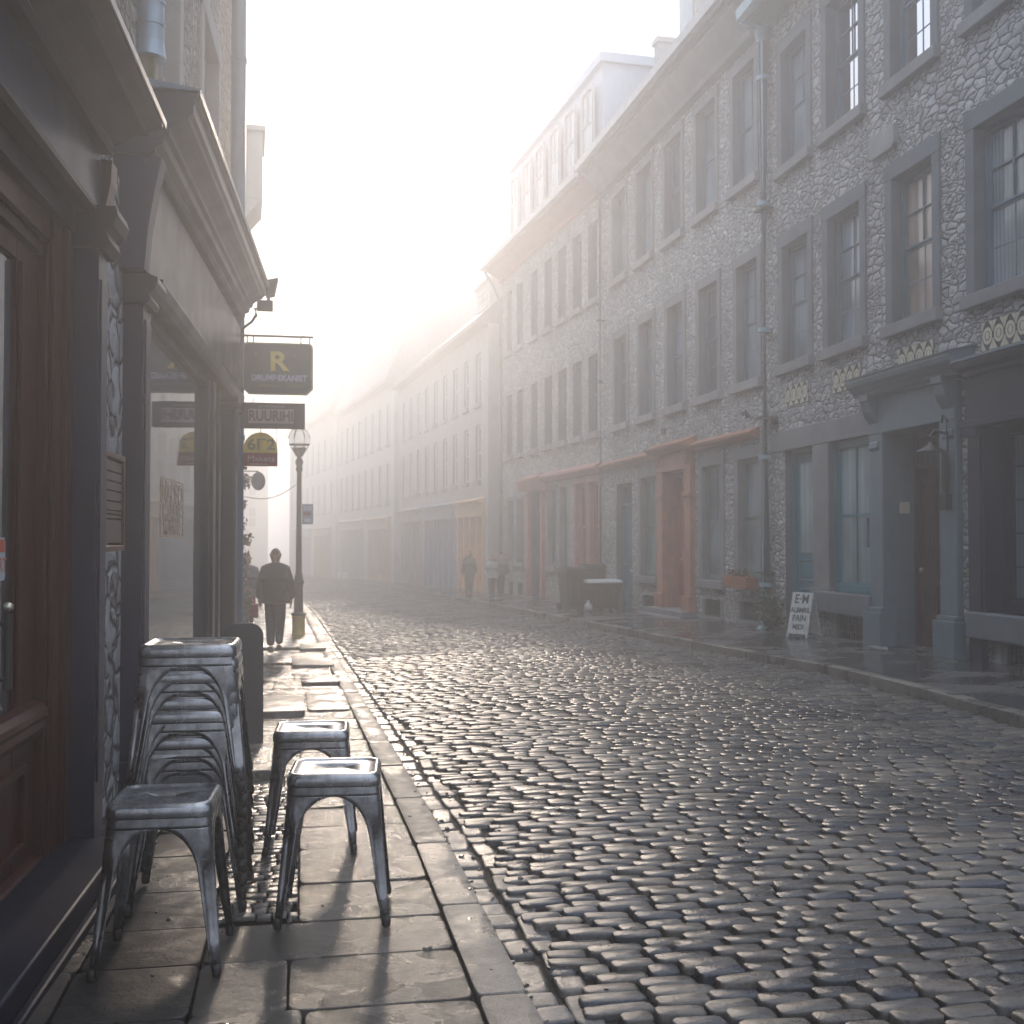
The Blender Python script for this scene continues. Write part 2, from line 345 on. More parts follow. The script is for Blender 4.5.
def tag(o, label=None, cat=None, group=None, kind=None):
    if label: o['label'] = label
    if cat: o['category'] = cat
    if group: o['group'] = group
    if kind: o['kind'] = kind
    return o
def empty(name, loc=(0, 0, 0), rz=0, label=None, cat=None, group=None):
    o = bpy.data.objects.new(name, None); COL.objects.link(o); o.location = loc; o.rotation_euler = (0, 0, rz); o.empty_display_size = .2
    return tag(o, label, cat, group)
def copy_tree(o, parent=None):
    c = o.copy(); COL.objects.link(c); c.parent = parent
    for ch in o.children: copy_tree(ch, c)
    return c
def text_mesh(name, txt, size, mat, parent, loc, rot=(R(90), 0, 0), extrude=.004, sx=1., align='CENTER', bold=0.):
    cu = bpy.data.curves.new(name, 'FONT'); cu.body = txt; cu.size = size; cu.extrude = extrude; cu.align_x = align; cu.align_y = 'CENTER'; cu.offset = bold
    t = bpy.data.objects.new(name, cu); COL.objects.link(t)
    dg = bpy.context.evaluated_depsgraph_get(); me = bpy.data.meshes.new_from_object(t.evaluated_get(dg)); bpy.data.objects.remove(t)
    me.materials.clear(); me.materials.append(M[mat]); o = bpy.data.objects.new(name, me); COL.objects.link(o)
    o.parent = parent; o.location = loc; o.rotation_euler = rot; o.scale = (sx, 1, 1); return o

# ------------------------------------------------------------------ ground, road, pavements
def strip(name, xa, xb, y0, y1, zf, mat, nx=4, ny=80, power=1.6):
    mb = MB(); vs = []; fs = []
    for j in range(ny + 1):
        y = y0 + (y1 - y0) * (j / ny) ** power
        for i in range(nx + 1):
            x = xa(y) + (xb(y) - xa(y)) * i / nx; vs.append((x, y, zf(x, y)))
    for j in range(ny):
        for i in range(nx):
            a = j * (nx + 1) + i; fs.append((a, a + 1, a + nx + 2, a + nx + 1))
    mb.add(vs, fs); return tag(mb.build(name, mat, smooth=True, fix=False), kind='structure')
gm = MB(); xs = [-400, -60, -12, 0, 12, 60, 400]; ys = [-100, -10, 20, 60, 110, 160, 600]
vs = [(x, y, g(max(0, min(x, 9)), min(y, 160)) - .35) for y in ys for x in xs]
gm.add(vs, [(j * 7 + i, j * 7 + i + 1, j * 7 + i + 8, j * 7 + i + 7) for j in range(6) for i in range(6)])
tag(gm.build('ground', 'earth', fix=False), kind='structure')
strip('road', lambda y: KL(y) - .02, lambda y: KR(y) + .02, -1, 110, lambda x, y: road_z(x, y) - .024, 'dirt', 8, 110)

def stamp(name, tv, tf, T, mat, kind='structure', smooth=True, jit_=.06):
    """T: list of (x,y,z,sx,sy,sz,rz,tiltx,tilty); one mesh of many stones"""
    tv = np.array(tv, float); T = np.array(T, float); n, k = len(T), len(tv)
    jit = 1 + RNG.uniform(-1, 1, (n, k, 2)) * jit_
    X = tv[None, :, 0] * T[:, None, 3] * jit[..., 0]; Y = tv[None, :, 1] * T[:, None, 4] * jit[..., 1]; Z = np.repeat(tv[None, :, 2], n, 0) * T[:, None, 5]
    c, s_ = np.cos(T[:, 6])[:, None], np.sin(T[:, 6])[:, None]
    Xr, Yr = X * c - Y * s_, X * s_ + Y * c
    Z = Z + X * T[:, 7][:, None] + Y * T[:, 8][:, None]
    V = np.stack([Xr + T[:, 0:1], Yr + T[:, 1:2], Z + T[:, 2:3]], -1).reshape(-1, 3)
    lens = np.array([len(f) for f in tf]); flat = np.concatenate([np.array(f) for f in tf])
    loops = (flat[None] + (np.arange(n) * k)[:, None]).ravel(); L = np.tile(lens, n); st = np.concatenate([[0], np.cumsum(L)[:-1]])
    me = bpy.data.meshes.new(name); me.vertices.add(len(V)); me.vertices.foreach_set('co', V.ravel())
    me.loops.add(len(loops)); me.loops.foreach_set('vertex_index', loops.astype(np.int32))
    me.polygons.add(len(L)); me.polygons.foreach_set('loop_start', st.astype(np.int32))
    me.update(calc_edges=True)
    if smooth: me.polygons.foreach_set('use_smooth', np.ones(len(L), bool))
    me.materials.append(M[mat]); o = bpy.data.objects.new(name, me); COL.objects.link(o)
    return tag(o, kind=kind)
def cob_template(n=12, e=.40, rings=((1., -1.), (.995, -.22), (.965, -.06), (.90, -.005))):
    vs = []; fs = []
    for sc, z in rings:
        for k in range(n):
            a = 2 * math.pi * (k + .5) / n; c, s_ = math.cos(a), math.sin(a)
            vs.append((.5 * math.copysign(abs(c) ** e, c) * (1 - (1 - sc) * .75), .5 * math.copysign(abs(s_) ** e, s_) * sc, z))
    for i in range(len(rings) - 1):
        for k in range(n): fs.append((i * n + k, i * n + (k + 1) % n, (i + 1) * n + (k + 1) % n, (i + 1) * n + k))
    vs.append((0, 0, .0)); c = len(vs) - 1; b = (len(rings) - 1) * n
    for k in range(n): fs.append((b + k, b + (k + 1) % n, c))
    return vs, fs
tvh, tfh = cob_template(16)
tvl, tfl = cob_template(8, .4, ((1., -1.), (.94, -.08)))
near, far = [], []
y = 1.2
while y < 78:
    ph = .093 if y < 30 else .093 + .0012 * (y - 30)
    if y > 50: ph *= 1.3
    a, b = KL(y) + .24, KR(y) - .02
    x = a + random.uniform(-.1, .05)
    while x < b:
        w = random.choice((.11, .15, .17, .19, .21, .24)) * random.uniform(.92, 1.08) * (1 if y < 30 else 1.25)
        if x + w > b + .1: break
        cx = x + w / 2; cy = y + .02 * math.sin(cx * 1.3 + y * .7) + .025 * math.sin(cx * .6 - y * .31) + random.uniform(-.006, .006)
        T = (cx, cy, road_z(cx, cy) + random.uniform(-.007, .007), w - .010, ph - .004 + random.uniform(-.012, .003), .045,
             random.gauss(0, .035), random.gauss(0, .022), random.gauss(0, .03))
        (near if y < 17 else far).append(T); x += w
    y += ph
stamp('cobbled_road', tvh, tfh, near, 'cobble'); stamp('cobbled_road', tvl, tfl, far, 'cobble')

# gutter of flat irregular stones
T = []
for r0, wr in ((0.005, .125), (.13, .115)):
    y = .8
    while y < 60:
        d = random.uniform(.13, .34); x = KL(y) + r0 + wr / 2 + random.uniform(-.008, .008)
        T.append((x, y + d / 2, road_z(x, y) + random.uniform(-.012, .006) - .006, wr - .012 + random.uniform(-.015, .01), d - .014, .05, random.gauss(0, .05), random.gauss(0, .03), random.gauss(0, .02))); y += d
tvg, tfg = cob_template(12, .32, ((1., -1.), (.98, -.15), (.93, -.02), (.6, 0.)))
stamp('gutter', tvg, tfg, T, 'gutter')

# left pavement: bed, kerb stones, slabs, small setts
strip('pavement_bed', lambda y: lx(y) - .6 if y < 14 else -2.6 - .04 * y, lambda y: KL(y), -1, 100, lambda x, y: g(x, y) - .03, 'dirt', 4, 80)
tvs, tfs = cob_template(16, .14, ((1., -1.), (1., -.08), (.995, -.012), (.97, 0.)))
T = []; y = .6
while y < 70:
    d = random.uniform(.85, 1.35); x = KL(y + d / 2) - .085; sl_ = (KL(y + d) - KL(y)) / d
    T.append((x, y + d / 2, g(x, y + d / 2) + .006 + random.uniform(-.004, .004), .168, d - .008, .12, -math.atan(sl_), 0, -.015)); y += d
stamp('kerb', tvs, tfs, T, 'kerb', jit_=.003)
T = []; TD = []; y = .7
while y < 62:
    d = random.uniform(.42, .62) if y < 13 else random.uniform(.6, 1.1)
    xr = KL(y + d / 2) - .175
    xl = (lx(y) - .12) if y < 13.8 else -1.6 - .045 * max(0, y - 20)
    cuts = [xl]
    if y < 7.6:
        start = 0.0 if 4.75 < y + d / 2 < 7.5 else -.34
        # band of small setts fills -.34 .. 0
        cuts2 = [start, xr]
        # slabs by the wall, its shade put into their dark colour
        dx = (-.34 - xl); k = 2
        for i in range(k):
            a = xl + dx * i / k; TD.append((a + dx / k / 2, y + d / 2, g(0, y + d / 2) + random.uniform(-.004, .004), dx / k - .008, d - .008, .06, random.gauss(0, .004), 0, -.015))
        if random.random() < .3: cuts2 = [start, start + random.uniform(.2, .36), xr]
    else:
        cuts2 = [xl, xl + (xr - xl) * random.uniform(.3, .45), xr]
        if random.random() < .5: cuts2.insert(2, xl + (xr - xl) * random.uniform(.62, .78))
    for a, b in zip(cuts2[:-1], cuts2[1:]):
        T.append(((a + b) / 2, y + d / 2, g(0, y + d / 2) + random.uniform(-.005, .005), b - a - .006, d - .006, .06, random.gauss(0, .004), random.gauss(0, .004), -.015 + random.gauss(0, .004)))
    y += d
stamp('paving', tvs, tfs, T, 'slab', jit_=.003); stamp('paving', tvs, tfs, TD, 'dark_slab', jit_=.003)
T = []; y = 4.78
while y < 7.5:
    ph = random.uniform(.06, .085); x = -.34
    while x < -.01:
        w = random.uniform(.055, .11); w = min(w, 0 - x)
        if w > .03: T.append((x + w / 2, y + ph / 2, g(0, y) + random.uniform(-.006, .006), w - .005, ph - .005, .014, random.gauss(0, .05), random.gauss(0, .01), random.gauss(0, .01)))
        x += w
    y += ph
stamp('small_setts', *cob_template(12, .22, ((1., -1.), (.97, -.12), (.88, 0.))), T, 'mini_sett', jit_=.04)
T = []
for i in range(420):
    y = random.uniform(1.5, 16) ** 1.0; x = random.choice((random.uniform(lx(y) + .15, KL(y)), KL(y) + random.gauss(.0, .05), random.uniform(lx(y) + .1, lx(y) + .3), KL(y) + random.uniform(0, .4)))
    q = random.uniform(.004, .013); T.append((x, y, (g(x, y) if x < KL(y) else road_z(x, y)) + q * .5, q * 2, q * random.uniform(1.3, 2.4), q * .8, random.uniform(0, 6), random.gauss(0, .2), random.gauss(0, .2)))
stamp('grit', tvl, tfl, T, 'mini_sett', 'stuff', jit_=.2)
# raised thresholds and cellar slabs further along
def rslab(x0, x1, y0, y1, h, mat='slab', t=.3, tilt=0.):
    cx, cy = (x0 + x1) / 2, (y0 + y1) / 2
    stamp('raised_paving', tvs, tfs, [(cx, cy, g(0, cy) + h, x1 - x0, y1 - y0, t, .01, tilt, -.015)], mat, jit_=.004)
rslab(-.80, -.13, 7.75, 8.9, .055, 'slab', .16)
rslab(-.75, -.02, 8.95, 10.1, .04, 'slab', .16)
rslab(-.62, .05, 10.7, 11.9, .055, 'kerb', .2)
rslab(.07, .47, 11.0, 12.7, .018, 'dark_slab', .1)
rslab(.02, .46, 13.3, 14.1, .035, 'slab', .2)
rslab(-.1, .45, 15.4, 16.6, .04, 'kerb', .2, -.02)
rslab(-.75, .1, 15.9, 17.2, .03, 'slab', .2)
rslab(-.9, .28, 18.4, 21.5, .045, 'slab', .2)
rslab(.0, .40, 18.1, 19.2, .05, 'kerb', .2, .02)

# right pavement
strip('pavement', lambda y: KR(y) + .13, lambda y: KR(y) + 4.2, 0, 108, lambda x, y: g(x, y) + .065, 'pavement', 6, 110)
T = []; y = .5
while y < 100:
    d = random.uniform(.9, 1.6); x = KR(y + d / 2) + .07; sl_ = (KR(y + d) - KR(y)) / d
    T.append((x, y + d / 2, g(x, y + d / 2) + .072 + random.uniform(-.004, .004), .15, d - .006, .16, -math.atan(sl_), 0, -.015)); y += d
stamp('kerb', tvs, tfs, T, 'kerb', jit_=.003)

# ------------------------------------------------------------------ buildings on the right: local x = far along the facade, local y = out to the street
def frame_of(p0, p1): return math.atan2(p1[1] - p0[1], p1[0] - p0[0]), math.hypot(p1[0] - p0[0], p1[1] - p0[1])
def wall_mesh(name, parent, s0, s1, z0, z1, ops, mat, depth=.28, back=8., sgn=1, top=True):
    mb = MB(); xs = sorted({s0, s1, *[o[0] for o in ops], *[o[1] for o in ops]}); zs = sorted({z0, z1, *[o[2] for o in ops], *[o[3] for o in ops]})
    xs = [x for x in xs if s0 <= x <= s1]; zs = [z for z in zs if z0 <= z <= z1]
    def hole(x, z): return any(o[0] < x < o[1] and o[2] < z < o[3] for o in ops)
    for a, b in zip(xs[:-1], xs[1:]):
        for c, d in zip(zs[:-1], zs[1:]):
            if not hole((a + b) / 2, (c + d) / 2): mb.add([(a, 0, c), (b, 0, c), (b, 0, d), (a, 0, d)], [(0, 1, 2, 3)])
    for a, b, c, d, *r in ops:
        dp = r[0] if r else depth
        mb.add([(a, 0, c), (b, 0, c), (b, 0, d), (a, 0, d), (a, -dp, c), (b, -dp, c), (b, -dp, d), (a, -dp, d)], [(0, 1, 5, 4), (1, 2, 6, 5), (2, 3, 7, 6), (3, 0, 4, 7), (4, 5, 6, 7)], 1)
    mb.add([(s0, 0, z0), (s0, -back, z0), (s0, -back, z1), (s0, 0, z1)], [(0, 1, 2, 3)])
    mb.add([(s1, 0, z0), (s1, -back, z0), (s1, -back, z1), (s1, 0, z1)], [(0, 1, 2, 3)])
    mb.add([(s0, -back, z0), (s1, -back, z0), (s1, -back, z1), (s0, -back, z1)], [(0, 1, 2, 3)])
    if top: mb.add([(s0, 0, z1), (s1, 0, z1), (s1, -back, z1), (s0, -back, z1)], [(0, 1, 2, 3)])
    if sgn < 0: mb.flipy()
    return mb.build(name, [mat, 'cut_grey'], parent, fix=False)

def window(parent, s0, s1, z0, z1, mat='frame_grey', pane='pane_curtain', cols=2, rows=2, sash=True, depth=.14, surround=None, sill=None, sw=.17, fw=.055, bar=.022, sgn=1, tall=False):
    F = MB(); d = -depth
    F.box(s0, s0 + fw, d - .06, d + .03, z0, z1); F.box(s1 - fw, s1, d - .06, d + .03, z0, z1)
    F.box(s0 + fw, s1 - fw, d - .06, d + .03, z1 - fw, z1); F.box(s0 + fw, s1 - fw, d - .06, d + .045, z0, z0 + fw * 1.2)
    zi0, zi1, a, b = z0 + fw * 1.2, z1 - fw, s0 + fw, s1 - fw; zm = (zi0 + zi1) / 2
    halves = [(zi0, zm, d - .01), (zm, zi1, d + .012)] if sash else [(zi0, zi1, d)]
    for h0, h1, y in halves:
        st = .035 if sash else .03
        F.box(a, a + st, y - .03, y, h0, h1); F.box(b - st, b, y - .03, y, h0, h1); F.box(a + st, b - st, y - .03, y, h0, h0 + st); F.box(a + st, b - st, y - .03, y, h1 - st, h1)
        for i in range(1, cols): x = a + (b - a) * i / cols; F.box(x - bar / 2, x + bar / 2, y - .026, y - .003, h0 + st, h1 - st)
        for j in range(1, rows):
            z = h0 + (h1 - h0) * j / rows
            for i in range(cols):
                xa = a + st if i == 0 else a + (b - a) * i / cols + bar / 2; xb = b - st if i == cols - 1 else a + (b - a) * (i + 1) / cols - bar / 2
                F.box(xa, xb, y - .026, y - .005, z - bar / 2, z + bar / 2)
    if sgn < 0: F.flipy()
    f = F.build('window', mat, parent, bevel=.004 if cols > 1 and surround else 0)
    P = MB()
    if isinstance(pane, str): panes = [(a, b, pane)]
    else: panes = [(a, (a + b) / 2, pane[0]), ((a + b) / 2 + .001, b, pane[1])]
    for xa, xb, pm in panes:
        P = MB(); P.box(xa, xb, d - .03, d - .02, zi0, zi1)
        if sgn < 0: P.flipy()
        P.build('pane', pm, f)
    if surround:
        Q = MB(); hs = sw * 1.25
        Q.box(s0 - sw, s0 + .005, -depth + .025, .028, z0, z1); Q.box(s1 - .005, s1 + sw, -depth + .025, .028, z0, z1); Q.box(s0 - sw - .02, s1 + sw + .02, -depth + .025, .034, z1 - .005, z1 + hs)
        if sgn < 0: Q.flipy()
        Q.build('surround', surround, f, bevel=.008)
    if sill:
        Q = MB(); Q.box(s0 - sw - .03, s1 + sw + .03, -.12, .10, z0 - .16, z0)
        if sgn < 0: Q.flipy()
        Q.build('sill', sill, f, bevel=.012)
    return f

def door(parent, s0, s1, z0, z1, mat, depth=.25, transom=.45, frame=None, knob=True, panels=((.12, .88),), sgn=1, pane='pane_dark', name='door'):
    D = MB(); d = -depth; zt = z1 - transom if transom else z1; fw = .07
    D.box(s0 + fw, s1 - fw, d - .05, d, z0, zt - .03)
    w = s1 - s0 - 2 * fw; a = s0 + fw
    for (pa, pb, za, zb) in panels:
        xa, xb = a + w * pa, a + w * pb; ya, yb = z0 + (zt - z0) * za, z0 + (zt - z0) * zb; t = .028
        for r in ((xa, xb, ya, ya + t), (xa, xb, yb - t, yb), (xa, xa + t, ya + t, yb - t), (xb - t, xb, ya + t, yb - t)): D.box(r[0], r[1], d, d + .022, r[2], r[3])
        D.box(xa + .07, xb - .07, d, d + .012, ya + .07, yb - .07)
    if sgn < 0: D.flipy()
    o = D.build(name, mat, parent, bevel=.004)
    Q = MB(); Q.box(s0, s0 + fw, d - .08, d + .05, z0, z1); Q.box(s1 - fw, s1, d - .08, d + .05, z0, z1); Q.box(s0 + fw, s1 - fw, d - .08, d + .05, z1 - fw, z1)
    if transom: Q.box(s0 + fw, s1 - fw, d - .08, d + .06, zt - .03, zt + .04)
    if transom: Q.box((s0 + s1) / 2 - .02, (s0 + s1) / 2 + .02, d - .03, d + .01, zt + .04, z1 - fw)
    if sgn < 0: Q.flipy()
    Q.build('door_frame', frame or mat, o, bevel=.004)
    if transom:
        P = MB(); P.box(s0 + fw, s1 - fw, d - .06, d - .04, zt + .04, z1 - fw)
        if sgn < 0: P.flipy()
        P.build('transom_pane', pane, o)
    if knob:
        K = MB(); K.lathe([(.012, 0), (.014, .02), (.03, .035), (.03, .055), (.012, .065)], 10)
        k = K.build('knob', 'brass', o, smooth=True); k.location = (s1 - fw - .09, (d + .0) * sgn, z0 + 1.0); k.rotation_euler = (R(-90) * sgn, 0, 0)
        L = MB(); L.box((s0 + s1) / 2 - .13, (s0 + s1) / 2 + .13, d + .002, d + .022, z0 + .82, z0 + .88)
        if sgn < 0: L.flipy()
        L.build('letter_plate', 'brass', o, bevel=.004)
    return o

def grille(parent, s0, s1, z0, z1, sill=True, nb=None):
    G = MB(); G.box(s0, s1, -.22, -.2, z0, z1); nb = nb or int((s1 - s0) / .07)
    for i in range(nb + 1): x = s0 + (s1 - s0) * i / nb; G.box(x - .008, x + .008, -.06, -.045, z0, z1)
    for k in (.33, .66): z = z0 + (z1 - z0) * k; G.box(s0, s1, -.043, -.033, z - .008, z + .008)
    o = G.build('cellar_grille', 'iron', parent)
    if sill:
        Q = MB(); Q.box(s0 - .12, s1 + .12, -.1, .07, z0 - .09, z0); Q.box(s0 - .1, s0, -.1, .02, z0, z1); Q.box(s1, s1 + .1, -.1, .02, z0, z1)
        Q.build('surround', 'cut', o, bevel=.01)

def downpipe(parent, x, y, z0, z1, r=.055, mat='pipe', brackets=(), bands=1.9, sgn=1, name='downpipe', foot=True):
    P = MB(); P.tube([(x, y, z0 + .1), (x, y, z1)] if not foot else [(x, y + .12 * sgn, z0 + .03), (x, y + .03 * sgn, z0 + .12), (x, y, z0 + .24), (x, y, z1)], r, 14)
    z = z0 + .8
    while z < z1: P.tube([(x, y, z), (x, y, z + .07)], r * 1.22, 14); z += bands
    o = P.build(name, mat, parent, auto=True)
    for zb in brackets:
        B = MB(); B.box(x - r * 1.5, x + r * 1.5, y - .14 * sgn, y + .02, zb, zb + .03); B.box(x - r * 1.6, x + r * 1.6, y + .02, y + r * 1.25 + .01, zb, zb + .03)
        B.build('bracket', 'iron', o)
    return o

def scroll(mb, x0, x1, z0, z1, out, mi=0):
    """console bracket seen from the side: S profile in (y,z)"""
    h = z1 - z0; prof = [(0, z1), (out, z1), (out, z1 - .1 * h)]
    for t in np.linspace(0, 1, 9): prof.append((out * (.92 - .72 * t ** .7 + .14 * math.sin(t * math.pi * 2)), z1 - h * (.12 + .66 * t)))
    prof += [(out * .42, z0 + .16 * h), (out * .44, z0 + .07 * h), (out * .3, z0), (out * .12, z0 + .01 * h), (0, z0 + .05 * h)]
    mb.prism_s(prof, x0, x1, mi)

# ---- nearest stone house (N)
ang, L = frame_of((7.5, 5), (7.65, 18.3))
N = empty('stone_house', (7.5, 5, 0), ang, 'nearest rubble stone house on the right with brown door under a hood and navy shopfront', 'house')
COLS = [(5.88, 6.88), (7.78, 8.78), (9.67, 10.69), (11.38, 12.34)]
ops = [(a, b, 7.44, 9.32) for a, b in COLS] + [(a, b, 4.25, 6.16) for a, b in COLS]
ops += [(9.45, 10.71, .70, 2.88, .2), (11.25, 12.31, -.1, 2.88, .3), (9.55, 10.5, .03, .38), (7.56, 8.97, -.1, 2.86, .5), (3.2, 6.72, .64, 2.75, .42), (4.0, 6.35, .02, .32)]
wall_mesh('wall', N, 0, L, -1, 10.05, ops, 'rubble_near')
for i, (a, b) in enumerate(COLS):
    top = ['pane_curtain', 'pane_mirror', 'pane_mirror', 'pane_curtain'][i]
    window(N, a, b, 7.44, 9.32, 'frame_grey', top, 2, 2, True, .15, 'cut_grey', 'cut', .17)
    mid = [('pane_curtain'), ('pane_warm'), ('pane_curtain'), ('pane_curtain')][i]
    window(N, a, b, 4.25, 6.16, 'frame_grey' if i < 1 else 'teal_grey', mid, 2, 2, True, .15, 'cut_grey', 'cut', .17)
    # openwork cream tile strip under each first floor sill
    t = MB(); x0, x1 = a + .02, a + .02 + min(b - a - .1, .86); k = 4; w = (x1 - x0) / k; z0, z1 = 3.57, 3.90
    t.box(x0, x1, -.02, .006, z0, z1, 0)
    for j in range(k):
        cx, cz = x0 + w * (j + .5), (z0 + z1) / 2
        for q in range(2):
            r0 = (w * .46, w * .27)[q] if q == 0 else 0
        n_ = 14
        ring = [(cx + math.cos(2 * math.pi * u / n_) * w * .42, cz + math.sin(2 * math.pi * u / n_) * (z1 - z0) * .30) for u in range(n_)]
        inner = [(cx + math.cos(2 * math.pi * u / n_) * w * .25, cz + math.sin(2 * math.pi * u / n_) * (z1 - z0) * .17) for u in range(n_)]
        for u in range(n_):
            v_ = (u + 1) % n_; t.add([(ring[u][0], .014, ring[u][1]), (ring[v_][0], .014, ring[v_][1]), (inner[v_][0], .014, inner[v_][1]), (inner[u][0], .014, inner[u][1])], [(0, 1, 2, 3)], 1)
        t.prism_y([(cx + math.cos(2 * math.pi * u / 8) * w * .17, cz + math.sin(2 * math.pi * u / 8) * .05) for u in range(8)], .007, .016, 1)
        for sx in (-1, 1):
            for sz_ in (-1, 1):
                X, Z = cx + sx * w * .5, cz + sz_ * (z1 - z0) * .5
                t.prism_y([(X - sx * .006, Z - sz_ * .006), (X - sx * w * .36, Z - sz_ * .006), (X - sx * w * .12, Z - sz_ * .075), (X - sx * .006, Z - sz_ * .13)], .007, .018, 1)
    t.build('tile_strip', ['dark_text', 'tile'], N)
# teal door and window under one lintel
Q = MB(); Q.box(9.27, 12.85, -.1, .03, 2.88, 3.2); Q.box(10.71, 11.25, -.2, .02, .75, 2.88); Q.box(10.68, 11.28, -.2, .05, .5, .75); Q.build('lintel', 'cut', N, bevel=.01)
Q = MB(); Q.box(9.28, 11.15, -.1, .13, .40, .70); Q.build('window_ledge', 'cut_grey', N, bevel=.02)
window(N, 9.45, 10.71, .70, 2.88, 'teal', 'pane_teal', 2, 2, False, .10, None, None, fw=.10, bar=.04)
door(N, 11.25, 12.31, .0, 2.88, 'teal', .16, .0, None, False, ((.14, .86, .06, .24), (.14, .86, .28, .40)))
P = MB(); P.box(11.5, 12.08, -.155, -.145, 1.25, 2.65); P.build('door_pane', 'pane_teal', N)
grille(N, 9.55, 10.5, .03, .38)
# brown door case
Q = MB()
for a, b in ((7.20, 7.568), (8.962, 9.34)):
    Q.box(a, b, -.49, .08, .0, 2.86)
    Q.box(a - .05, b + .05, -.1, .16, -.1, .50); Q.box(a - .02, b + .02, -.1, .12, .50, .56)
Q.box(7.20, 9.34, -.45, .09, 2.86, 3.38); Q.box(7.12, 9.42, -.1, .12, 3.32, 3.40)
Q.build('door_case', 'teal_grey', N, bevel=.008)
for a, b in ((7.24, 7.48), (9.06, 9.30)): Q = MB(); scroll(Q, a, b, 2.62, 3.37, .24); Q.build('console', 'teal_grey', N, bevel=.006)
Q = MB(); Q.prism_s([(0, 3.37), (.20, 3.37), (.21, 3.41), (.25, 3.43), (.27, 3.47), (.32, 3.50), (.34, 3.56), (.34, 3.59), (.05, 3.66), (0, 3.66)], 6.92, 9.50); Q.build('hood', 'teal_grey', N)
Q = MB(); Q.prism_s([(0, 3.663), (.05, 3.663), (.352, 3.594), (.356, 3.61), (.05, 3.685), (0, 3.69)], 6.90, 9.52); Q.build('flashing', 'lead', N)
door(N, 7.56, 8.97, .06, 2.86, 'brown_door', .42, .46, None, True, ((.10, .60, .42, .93), (.10, .60, .06, .34), (.66, .95, .42, .93), (.66, .95, .06, .34)))
Q = MB(); Q.box(7.5, 9.05, -.42, .30, -.2, .06); Q.box(7.35, 9.2, .05, .50, -.3, -.03); Q.build('doorstep', 'cut', N, bevel=.015)
Q = MB(); Q.box(8.948, 8.961, -.30, -.16, 1.80, 1.95); Q.build('house_plate', 'tile', N, bevel=.003)
# wall lamp beside the brown door
W = MB(); W.tube([(7.36, .1, 2.70), (7.36, .26, 2.74), (7.36, .33, 2.66), (7.36, .30, 2.58)], .018, 8)
W.lathe([(.02, .0), (.05, -.04), (.16, -.10), (.17, -.115), (.02, -.115)], 16, (7.36, .30, 2.60)); W.tube([(7.34, .105, 2.72), (7.33, .11, 2.4), (7.34, .105, 1.95)], .014, 6)
W.tube([(7.40, .12, 2.48), (7.40, .12, 1.95)], .03, 8); W.box(7.30, 7.44, .08, .17, 1.80, 1.98); W.tube([(7.34, .12, 2.70), (7.30, .13, 2.86), (7.38, .14, 2.92), (7.44, .12, 2.84)], .014, 6)
W.build('wall_lamp', ['iron'], N, auto=True)
Q = MB(); Q.box(9.50 - .08, 9.50 + .02, .0, .07, 1.35, 1.75); Q.build('meter_box', 'frame_grey', N, bevel=.006)
Q = MB(); Q.prism_y([(8.62, 6.60), (8.68, 6.55), (9.25, 6.55), (9.33, 6.62), (9.33, 6.80), (9.27, 6.86), (8.62, 6.86)], 0, .07); Q.build('stone_plaque', 'cut_pale', N, bevel=.01)
# navy shopfront
Q = MB(); Q.box(6.72, 6.97, -.1, .08, -.05, 2.80); Q.box(6.70, 6.99, -.1, .14, 2.62, 2.72); Q.box(3.0, 6.99, -.1, .10, 2.76, 3.30); Q.box(2.9, 7.0, -.1, .16, 2.72, 2.80); Q.box(6.66, 6.72, -.19, .06, .64, 2.72)
Q.build('shopfront', 'navy', N, bevel=.008)
Q = MB(); Q.prism_s([(0, 3.30), (.18, 3.30), (.20, 3.34), (.29, 3.37), (.32, 3.42), (.32, 3.44), (0, 3.54)], 2.8, 6.90); Q.build('shop_cornice', 'navy', N)
Q = MB(); Q.prism_s([(0, 3.545), (.325, 3.445), (.335, 3.45), (.335, 3.47), (0, 3.575)], 2.78, 6.895); Q.build('flashing', 'lead', N)
Q = MB(); Q.box(2.9, 6.95, -.3, .14, .34, .64); Q.build('window_ledge', 'cut_grey', N, bevel=.02)
w_ = window(N, 3.2, 6.66, .64, 2.75, 'navy', 'pane_curtain', 8, 5, False, .20, None, None, fw=.12, bar=.018)
grille(N, 4.0, 6.35, .02, .32)
Q = MB(); Q.box(6.42, 6.55, -.1, .035, -.1, .34); Q.build('corner_stone', 'cut_pale', N, bevel=.02)
# eave
Q = MB(); Q.prism_s([(-.05, 9.98), (.38, 10.02), (.40, 10.0), (.46, 10.0), (.46, 10.20), (.36, 10.24), (-4, 12.4), (-8, 10.2), (-.05, 10.06)], -.2, 12.78); Q.build('roof', 'roof_slate', N)
Q = MB(); Q.prism_s([(.465, 10.02), (.58, 10.04), (.60, 10.2), (.57, 10.2), (.56, 10.08), (.48, 10.06), (.465, 10.2)], -.2, 12.84); Q.build('gutter_trough', 'pipe', N)
downpipe(N, 12.86, .11, -.12, 9.72, .092, 'pipe', (3.45, 6.9, .9), 2.1)
H_ = MB(); H_.lathe([(.06, 0), (.12, .12), (.13, .26), (.11, .27)], 12, (12.86, .12, 9.70)); H_.build('hopper', 'pipe', N, auto=True)
Q = MB(); Q.tube([(12.86, .13, 9.90), (12.86, .3, 10.02), (12.84, .5, 10.04)], .05, 10); Q.build('pipe_elbow', 'pipe', N, smooth=True)
Q = MB(); Q.box(12.56, 12.70, .0, .14, 3.34, 3.46); Q.tube([(12.63, .12, 3.40), (12.63, .24, 3.44)], .03, 8); Q.build('junction_box', 'iron', N)

